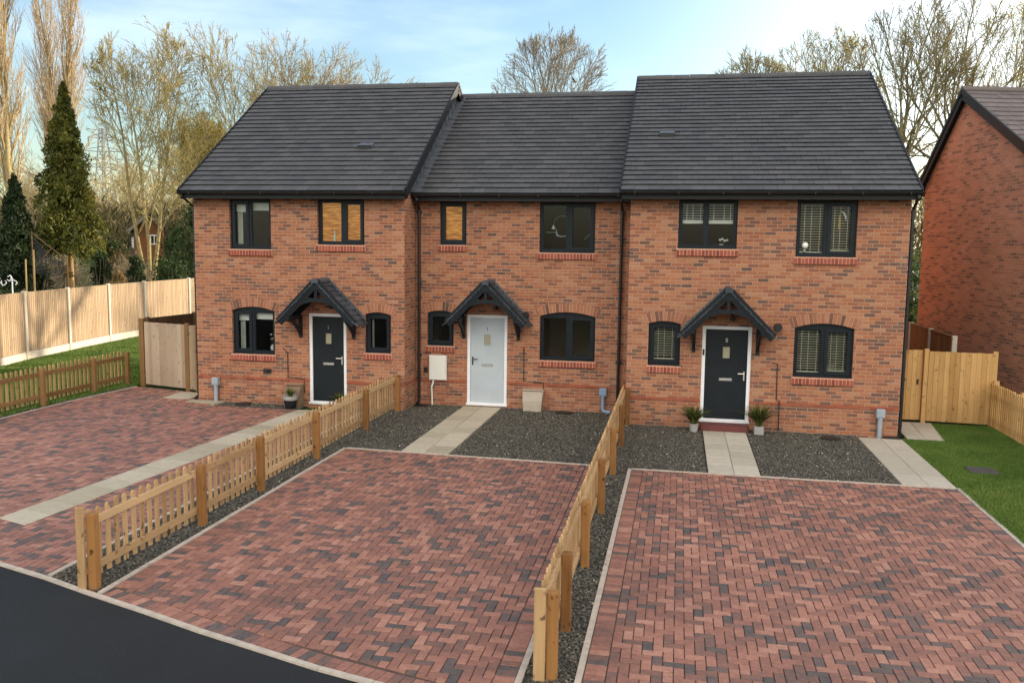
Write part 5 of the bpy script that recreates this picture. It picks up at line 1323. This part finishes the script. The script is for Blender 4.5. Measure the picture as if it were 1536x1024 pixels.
tree(at(-58.8, 52), 24.5, 'tall golden bare poplar at the left edge of the view', 4, 'poplar', 0.36, 1, mats=('barkolive', 'twiggold'), group=POP, minr=0.016, fork=0.12, kids=(24, 8, 5), levels=3, name='poplar_tree')
tree(at(-64.5, 56), 25, 'golden bare poplar half cut off by the left edge', 5, 'poplar', 0.36, 2, mats=('barkolive', 'twiggold'), group=POP, minr=0.016, fork=0.12, kids=(20, 8, 5), levels=3, name='poplar_tree')
G2 = 'bare trees behind the left-hand house'
tree(at(-30.3, 29), 17, 'large pale many-stemmed bare tree left of the left-hand house roof', 21, 'vase', 0.18, 3, 1.0, ('barkolive', 'twigolive'), ('bud', 1, 0.10, 0.035), group=G2, kids=(9, 6, 4, 3), fork=0.22, minr=0.013, env=(8.4, 4.0, 6.9))
tree(at(-29.0, 34), 11.5, 'yellowish budding tree just left of the left-hand roof edge', 22, 'vase', 0.15, 2, 0.7, ('barkolive', 'twigolive'), ('bud', 3, 0.17, 0.05), G2, kids=(8, 5, 4, 3), minr=0.013)
tree(at(-26.5, 31), 10.5, 'slender olive tree beside the left end of the row', 23, 'vase', 0.12, 2, 0.6, ('barkolive', 'twigolive'), ('bud', 3, 0.10, 0.042), G2, kids=(8, 5, 4, 3), minr=0.013)
tree(at(-35.5, 45), 10.5, 'olive bare tree behind the garden shed', 24, 'vase', 0.14, 3, 0.7, ('barkolive', 'twigolive'), ('bud', 1, 0.10, 0.042), G2, kids=(8, 6, 5, 3), minr=0.012)
tree(at(-25.6, 33.5), 13.2, 'fine-twigged tree rising over the left roof slope', 25, 'vase', 0.17, 2, 0.8, ('barkolive', 'twigolive'), ('bud', 1, 0.12, 0.042), G2, kids=(8, 6, 4, 3), minr=0.013)
tree(at(-21.5, 36), 13.0, 'bare tree showing above the left-hand roof ridge', 26, 'round', 0.17, 2, 0.8, ('barkolive', 'twig'), ('bud', 1, 0.12, 0.038), G2, kids=(8, 6, 4, 3), minr=0.013)
tree(at(-39.0, 33), 9.0, 'low bare tree between the conifer and the big bare tree', 27, 'round', 0.11, 2, 0.9, ('bark', 'twig'), None, G2, kids=(8, 6, 5), levels=3, minr=0.012)
tree(at(-6.6, 33), 18, 'round-crowned bare tree behind the middle house roof', 33, 'fan', 0.24, 1, 1.0, ('barkdark', 'twiggrey'), None, kids=(13, 8, 5, 3), fork=0.36, minr=0.011, env=(9.6, 3.7, 4.8))
G3 = 'bare trees behind the right-hand house'
tree(at(4.9, 37), 17, 'bare tree just above the left part of the right-hand ridge', 41, 'fan', 0.22, 1, 1.0, ('barkdark', 'twigdark'), ('bud', 1, 0.10, 0.038), G3, kids=(13, 7, 4, 3), fork=0.4, minr=0.012, env=(8.9, 3.2, 4.3))
tree(at(8.6, 34), 17.5, 'ivy-green bare tree over the right part of the right-hand ridge', 42, 'fan', 0.25, 1, 1.0, ('barkdark', 'twigdark'), ('bud', 2, 0.12, 0.045), G3, kids=(12, 7, 4, 3), fork=0.35, minr=0.012, env=(9.6, 3.2, 4.8))
tree(at(10.6, 23.5), 15.5, 'stout olive-trunked bare tree at the right end of the row', 43, 'fan', 0.30, 1, 1.0, ('barkdark', 'twigdark'), None, G3, kids=(11, 7, 4, 3), fork=0.42, minr=0.009, env=(9.4, 3.0, 4.9))
tree(at(13.2, 26.5), 16.5, 'tall bare tree behind the neighbouring gable peak', 44, 'fan', 0.30, 1, 1.0, ('barkdark', 'twigdark'), ('bud', 1, 0.10, 0.042), G3, kids=(11, 7, 4, 3), fork=0.40, minr=0.009, env=(9.8, 3.3, 5.3))
tree(at(17.5, 32), 13.6, 'bare tree above the neighbouring roof at the right edge', 45, 'fan', 0.28, 1, 1.0, ('barkdark', 'twigdark'), ('bud', 2, 0.12, 0.045), G3, kids=(11, 7, 4, 3), fork=0.35, minr=0.011, env=(9.8, 3.6, 5.0))

def foliage_mesh(name, c, size, tint, mat, parent, droop=0.0, elong=1.0, seed=0):
    rs = np.random.default_rng(seed); n = len(c)
    u = rs.normal(size=(n, 3)); u[:, 2] -= droop; u /= np.linalg.norm(u, axis=1)[:, None]
    v = np.cross(u, rs.normal(size=(n, 3))); v /= np.linalg.norm(v, axis=1)[:, None]
    s_ = (rs.uniform(0.6, 1.3, n)*size)[:, None]
    q = np.stack([c-u*s_*elong, c+v*s_*.45, c+u*s_*elong, c-v*s_*.45], 1).reshape(-1, 3)
    return np_mesh(name, q, 4, tint, mat, parent)
def conifer(base, H, rad, bare, label, seed, mat, n_br, per, size, trunk='trunktan', group=None, name='conifer_tree', tr=0.14):
    rs = np.random.default_rng(seed); T = thing(name, base, label, 'tree', group)
    b = MB(); b.tube([(base[0], base[1], base[2]-.2), (base[0]+.05, base[1], base[2]+H*.5), (base[0], base[1], base[2]+H*.97)], [tr, tr*.65, .02], 10); b.build('trunk', M[trunk], T)
    C = []; TT = []
    for i in range(n_br):
        t = (i+rs.random())/n_br; z = bare+(H-bare)*t; a = i*2.39996+rs.normal(0, .3)
        prof = (1-t)**0.80*0.96+0.05
        L = rad*prof*rs.choice([rs.uniform(.45, .75), rs.uniform(.8, 1.25)], p=[.35, .65]); tb = rs.normal(0.0, 0.17)
        k = max(6, int(per*(0.35+prof)))
        s = rs.random(k)**0.6; x = np.cos(a)*L*s; y = np.sin(a)*L*s
        zz = z+0.12*L*s-0.42*L*s*s-np.abs(rs.normal(0, 0.10+0.16*s, k))*min(1, rad)
        lat = rs.normal(0, 0.16*L*(0.5+s)*0.9, k); x += -np.sin(a)*lat; y += np.cos(a)*lat
        if seed == 51: zz = zz - 0.5*np.maximum(0, s-0.6)*L; wv = 1+0.22*math.sin(3.1*a+5*t*3); x *= wv; y *= wv
        C.append(np.stack([base[0]+x, base[1]+y, base[2]+zz], 1)); TT.append(np.clip(0.45+tb+rs.normal(0, .16, k), 0, 1))
    C = np.concatenate(C); foliage_mesh('crown', C, size, np.concatenate(TT), M[mat], T, 0.9, 1.25, seed); return T
conifer(at(-26.5, 17), 10.9, 1.45, 3.75, 'tall shaggy green conifer on a bare tan trunk, left of the big bare tree', 51, 'conifer', 190, 210, 0.085)
conifer(at(-27.6, 15), 6.7, 1.25, 2.0, 'small dark cypress at the left edge behind the pale fence', 52, 'cypress', 120, 90, 0.085, 'bark')
def shrub(x, y, rx_, ry_, h, label, seed, mat='shrub', n=3500, size=0.07, z0=None, droop=0.0, shape='round', group='shrubs beyond the left fence'):
    rs = np.random.default_rng(seed); z = GZ(x, y) if z0 is None else z0; T = thing('shrub', (x, y, z), label, 'shrub', group)
    b = Branches()
    for i in range(16):
        a = rs.uniform(0, 6.28); e = np.array([x+rx_*.6*math.cos(a), y+ry_*.6*math.sin(a), z+h*rs.uniform(.5, .9)]); p0 = np.array([x, y, z-.1]); m = (p0+e)/2+rs.normal(0, .1, 3); b.tube([p0, m, e], [.03, .02, .008], 4)
    b.build('stems', M['bark'], T)
    nc = max(14, int(n/110)); cc = []
    for i in range(nc):
        a = rs.uniform(0, 6.28); r = math.sqrt(rs.random()); t = rs.random()
        w = (math.sin(math.pi*min(1, .22+.74*t))) if shape == 'round' else (1.0-0.75*t)
        cc.append((x+rx_*r*w*math.cos(a), y+ry_*r*w*math.sin(a), z+h*(0.08+0.86*t), rs.normal(0, .16)))
    cc = np.array(cc); idx = rs.integers(0, nc, n); sp_ = 0.17*max(rx_, .5)
    c = cc[idx, :3]+rs.normal(0, sp_, (n, 3)); c[:, 2] = np.maximum(c[:, 2], z+.03)
    foliage_mesh('foliage', c, size, np.clip(.45+cc[idx, 3]+rs.normal(0, .17, n), 0, 1), M[mat], T, droop, 1.1, seed); return T
shrub(-24.9, 17.0, 0.62, 0.62, 3.3, 'drooping green conical shrub, left one of the pair behind the fence', 61, 'cypress', 4200, 0.07, droop=1.0)
shrub(-23.6, 17.6, 0.55, 0.55, 3.15, 'drooping green conical shrub, right one of the pair behind the fence', 62, 'cypress', 3800, 0.07, droop=1.0)
shrub(-23.2, 22.5, 1.5, 1.3, 5.6, 'large dark evergreen bush against the left end of the row', 63, 'shrub', 9000, 0.085)
shrub(-25.6, 25.0, 1.3, 1.2, 4.2, 'evergreen bush left of the large one, under the thin trunks', 64, 'shrub', 5500, 0.085)
shrub(-22.6, 19.0, 1.3, 0.9, 2.7, 'low tangled bush close behind the right end of the pale fence', 65, 'shrub', 4200, 0.07)
shrub(-26.4, 14.8, 0.75, 0.6, 2.75, 'dark low bush between the cypress and the tan trunk', 66, 'cypress', 3600, 0.07)
shrub(-25.4, 15.4, 0.45, 0.45, 2.6, 'yellow-green upright bush beside the tan trunk', 67, 'dryleaf', 1800, 0.06, shape='cone')
shrub(-23.2, 15.8, 0.40, 0.40, 2.65, 'tawny dry grass clump right of the drooping pair', 68, 'dryleaf', 1800, 0.07, droop=-1.0)
shrub(-29.4, 25.0, 1.4, 1.1, 2.6, 'tawny brushwood thicket below the shed', 69, 'dryleaf', 2600, 0.08, droop=-.6)
shrub(-33.4, 30.0, 1.1, 1.1, 2.3, 'dark green bush left of the shed front', 70, 'shrub', 4500, 0.09)
shrub(-40.0, 28.0, 2.4, 1.6, 3.2, 'olive bush mass behind the dark net frame', 71, 'shrub', 5200, 0.11)
shrub(-28.8, 12.6, 0.5, 0.5, 2.55, 'low green bush in the left edge flower bed', 72, 'shrub', 1800, 0.06)
shrub(8.35, 13.2, 0.75, 0.8, 3.0, 'dark green bush in the gap between the two right-hand gables', 73, 'shrub', 4200, 0.08, group=None)
shrub(9.4, 20.0, 1.7, 1.5, 4.6, 'brownish bush farther back in the gap beside the neighbouring gable', 74, 'shrub', 5200, 0.10, group=None)
# dead brushwood bushes
tree(at(-30.0, 20.5), 3.9, 'tangled leafless bush right of the tan conifer trunk', 81, 'round', 0.05, 5, 1.2, ('twig', 'twig'), None, 'leafless bushes beyond the left fence', kids=(9, 6, 4), levels=3, fork=0.1, minr=0.010, name='bare_bush')
tree(at(-26.2, 21.0), 3.4, 'pale leafless bush below the shed and left of the evergreen', 82, 'round', 0.05, 5, 1.2, ('twiggold', 'twiggold'), None, 'leafless bushes beyond the left fence', kids=(8, 6, 4), levels=3, fork=0.1, minr=0.009, name='bare_bush')
tree(at(-36.0, 25.0), 4.2, 'brown leafless bush behind the tan conifer trunk', 83, 'round', 0.05, 5, 1.2, ('twig', 'twig'), None, 'leafless bushes beyond the left fence', kids=(9, 6, 4), levels=3, fork=0.1, minr=0.011, name='bare_bush')

# distant wood: one mass of thin trunks and brush
def wood():
    rs = np.random.default_rng(91); T = bpy.data.objects.new('tmp', None); B = Branches()
    for i in range(330):
        if i < 270: x = rs.uniform(-105, -22); y = rs.uniform(60, 115)
        else: x = rs.uniform(10, 42); y = rs.uniform(52, 85)
        h = rs.uniform(4.5, 9.5); z = hill(x, y)-.3; p = np.array([x, y, z]); d = np.array([rs.normal(0, .06), rs.normal(0, .06), 1])
        pts = [p+d*h*t+np.array([rs.normal(0, .12), rs.normal(0, .12), 0])*(t > 0) for t in np.linspace(0, 1, 6)]; B.tube(pts, np.linspace(.13, .03, 6), 4)
        for j in range(26):
            t = rs.uniform(.12, 1); q = p+d*h*t; a = rs.uniform(0, 6.28); L = h*rs.uniform(.14, .34); e = q+np.array([math.cos(a)*L*.7, math.sin(a)*L*.7, L*rs.uniform(.3, .9)])
            B.tube([q, (q+e)/2+rs.normal(0, .12, 3), e], [.045, .032, .022], 3)
            for m in range(5):
                s = rs.uniform(.3, 1); g = q+(e-q)*s; B.tube([g, g+rs.normal(0, .45, 3)+np.array([0, 0, .45])], [.026, .018], 3)
    ORG[T.name] = Vector((0, 0, 0)); o = B.build('distant_wood', M['twigolive'], T); o.parent = None; bpy.data.objects.remove(T)
    return struct(o, 'stuff')
wood()
def brush():
    rs = np.random.default_rng(92); n = 36000; x = np.concatenate([rs.uniform(-105, -24, 30000), rs.uniform(9, 40, 6000)]); y = 42+58*rs.random(n)**1.8
    z = np.array([hill(a, b_) for a, b_ in zip(x, y)])+rs.beta(1.3, 2.0, n)*4.2
    c = np.stack([x, y, z], 1); u = rs.normal(size=(n, 3)); u[:, 2] = np.abs(u[:, 2])+1; u /= np.linalg.norm(u, axis=1)[:, None]; v = np.cross(u, rs.normal(size=(n, 3))); v /= np.linalg.norm(v, axis=1)[:, None]
    s = rs.uniform(.2, .6, n)[:, None]; q = np.stack([c-u*s, c+v*s*.16, c+u*s, c-v*s*.16], 1).reshape(-1, 3)
    return struct(np_mesh('undergrowth', q, 4, rs.random(n), M['brushleaf']), 'stuff')
M['brushleaf'] = leafmat('undergrowth_leaf', [(0, (0.045, 0.038, 0.014)), (.6, (0.10, 0.08, 0.03)), (1, (0.15, 0.12, 0.05))])
brush()

# shed on the slope
T = thing('garden_shed', (-38.0, 39.0, hill(0, 39)), 'small timber shed with dark side and orange front among the trees', 'shed')
sx, sy_, sz = -38.0, 39.0, hill(0, 39)-.15
b = MB(); b.plate([(0, 0), (2.0, 0), (2.0, 2.3), (1.0, 3.2), (0, 2.3)], [rect(1.1, 1.7, 1.2, 1.9)], lambda u, v, d: (sx+.2+u*.94, sy_-.3+u*.34+d, sz+v), 0, .08); b.build('front_wall', M['shedwood'], T)
b = MB(); b.box(-.04, 0, 0, 0, 0, 0); b = MB(); b.add([(sx+.2, sy_-.3, sz), (sx-1.6, sy_+2.0, sz), (sx-1.6, sy_+2.0, sz+2.3), (sx+.2, sy_-.3, sz+2.3), (sx+.25, sy_-.2, sz), (sx-1.55, sy_+2.1, sz), (sx-1.55, sy_+2.1, sz+2.3), (sx+.25, sy_-.2, sz+2.3)], [(0,3,2,1),(4,5,6,7),(0,4,7,3),(1,2,6,5),(3,7,6,2)]); b.build('side_wall', M['sheddark'], T)
b = MB()
for s in (0, 1):
    e0 = Vector((sx+.2-.15 if s == 0 else sx+2.08+.1, sy_-.3-.25 if s == 0 else sy_+.35, sz+2.18)); ap = Vector((sx+1.14, sy_+.0, sz+3.28)); k = Vector((-1.9, 2.3, 0))
    f_ = Vector((.2, -.25, 0)); V = [e0+f_, ap+f_, ap+k, e0+k]; b.add([tuple(p) for p in V]+[tuple(p-Vector((0, 0, .07))) for p in V], [(0,1,2,3),(7,6,5,4),(0,4,5,1),(1,5,6,2),(2,6,7,3),(3,7,4,0)])
b.build('roof', M['bark'], T)
b = MB()
for k in range(4): b.beam((sx-.05, sy_+.0, sz+1.0+k*.22), (sx-.75, sy_+.9, sz+1.0+k*.22), .03, .06)
for k in range(2): b.beam((sx-.05-k*.7, sy_+k*.9, sz+.95), (sx-.05-k*.7, sy_+k*.9, sz+1.7), .05, .05, up=(1, 0, 0))
b.build('side_shutter', M['upvc'], T)
b = MB(); b.plate(rect(1.1, 1.7, 1.2, 1.9), [rect(1.16, 1.38, 1.26, 1.84), rect(1.42, 1.64, 1.26, 1.84)], lambda u, v, d: (sx+.2+u*.94, sy_-.3+u*.34+d, sz+v), -.03, .02); b.build('window', M['upvc'], T)
# netted frame, stakes and white ornament near the left edge
T = thing('net_frame', (-25.6, 13.4, 0), 'slack dark net on brown poles between the cypress and the tan trunk', 'garden frame')
b = MB()
for p, q in (((-25.35, 13.2, -.1), (-25.35, 13.2, 4.15)), ((-24.05, 13.6, -.1), (-24.05, 13.6, 3.0)), ((-25.35, 13.2, 4.1), (-24.05, 13.6, 2.95)), ((-25.25, 13.2, 2.55), (-24.05, 13.6, 2.75)), ((-25.35, 13.2, 2.6), (-24.55, 13.4, 3.5))): b.tube([p, q], .022, 7)
b.build('poles', M['boarddark'], T)
b = MB(); n = 16
NP = lambda s_, t_: (-25.35+1.1*s_, 13.22+.4*s_+.10*math.sin(6*s_+4*t_), 3.9-1.0*s_-(1.4-.9*s_)*t_-.14*math.sin(math.pi*s_))
for i in range(n+1):
    b.tube([NP(i/n, j/8) for j in range(9)], .010, 4); b.tube([NP(j/8, i/n) for j in range(9)], .010, 4)
b.build('net', M['net'], T)
for x, y, h, l in ((-23.9, 11.0, 3.05, 'shorter pale wooden stake behind the left fence'), (-23.7, 11.2, 3.42, 'taller pale wooden stake behind the left fence')):
    b = MB(); b.tube([(x, y, -.1), (x+.03, y, h)], [.035, .028], 7); tag(b.build('garden_stake', M['oldpicket']), l, 'stake')
T = thing('garden_ornament', (-24.5, 10.4, 0), 'white curled metal ornament peeping over the left fence', 'ornament')
b = MB()
for k in range(7):
    a0 = k*.9; c = (-24.85+.16*k, 10.4+.1*math.sin(k*2), 2.32+.12*math.sin(k*1.7)); b.tube([(c[0]+.11*math.cos(a0+t), c[1]+.05*math.sin(t*2), c[2]-.06+.10*math.sin(a0+t)) for t in np.linspace(0, 4.6, 10)], .017, 6)
b.build('scrolls', M['upvc'], T)
b = MB(); b.tube([(-24.8, 10.4, 0), (-24.8, 10.4, 2.3)], .025, 7); b.tube([(-24.0, 10.4, 0), (-24.0, 10.4, 2.3)], .025, 7); b.build('legs', M['upvc'], T)
# far-off lattice pylons
def pylon(x, y, h, label):
    z = hill(x, y)-.2; T = thing('pylon', (x, y, z), label, 'pylon', 'far-off lattice pylons')
    b = MB(); w = lambda t: (h*.075)*(1-t)**1.1+.45
    n = 9; lv = [1-(1-i/n)**1.25 for i in range(n+1)]
    for i in range(n):
        for a in range(4):
            c0 = [(x+w(lv[i])*sx_, y+w(lv[i])*sy0, z+h*lv[i]) for sx_, sy0 in ((1,1),(-1,1),(-1,-1),(1,-1))]; c1 = [(x+w(lv[i+1])*sx_, y+w(lv[i+1])*sy0, z+h*lv[i+1]) for sx_, sy0 in ((1,1),(-1,1),(-1,-1),(1,-1))]
            b.beam(c0[a], c1[a], .20, .20); b.beam(c0[a], c1[(a+1) % 4], .10, .10); b.beam(c1[a], c1[(a+1) % 4], .10, .10)
    b.build('tower', M['pylon'], T)
    for t, L in ((.66, .17), (.80, .21), (.92, .13)):
        b = MB()
        for s_ in (-1, 1):
            b.beam((x, y, z+h*t), (x+s_*h*L*.9, y+s_*h*L*.3, z+h*t+.2), .16, .16); b.beam((x, y, z+h*(t+.05)), (x+s_*h*L*.9, y+s_*h*L*.3, z+h*t+.2), .12, .12); b.tube([(x+s_*h*L*.9, y+s_*h*L*.3, z+h*t+.2), (x+s_*h*L*.9, y+s_*h*L*.3, z+h*t-1.6)], .14, 5)
        b.build('crossarm', M['pylon'], T)
M['pylon'] = mat_plain('galvanised_steel', (0.22, 0.24, 0.26), 0.6, 0.1, 2)
pylon(-112, 140, 22, 'nearer lattice pylon in the gap right of the tall conifer')
pylon(-137, 185, 22, 'farther lattice pylon in the gap right of the tall conifer')
# bird
T = thing('bird', (-4.9, 30, 12.7), 'small tan bird flying above the middle roof', 'bird')
b = MB(); b.tube([(-5.12, 30, 12.7), (-5.0, 30, 12.72), (-4.88, 30, 12.72), (-4.8, 30, 12.74), (-4.74, 30, 12.73)], [.01, .05, .055, .035, .008], 8); b.add([(-4.98, 29.98, 12.74), (-4.86, 29.98, 12.74), (-4.93, 29.62, 12.86), (-5.02, 29.62, 12.85)], [(0,1,2,3),(3,2,1,0)]); b.add([(-4.98, 30.02, 12.74), (-4.86, 30.02, 12.74), (-4.93, 30.38, 12.86), (-5.02, 30.38, 12.85)], [(0,1,2,3),(3,2,1,0)]); b.build('body', M['feather'], T)
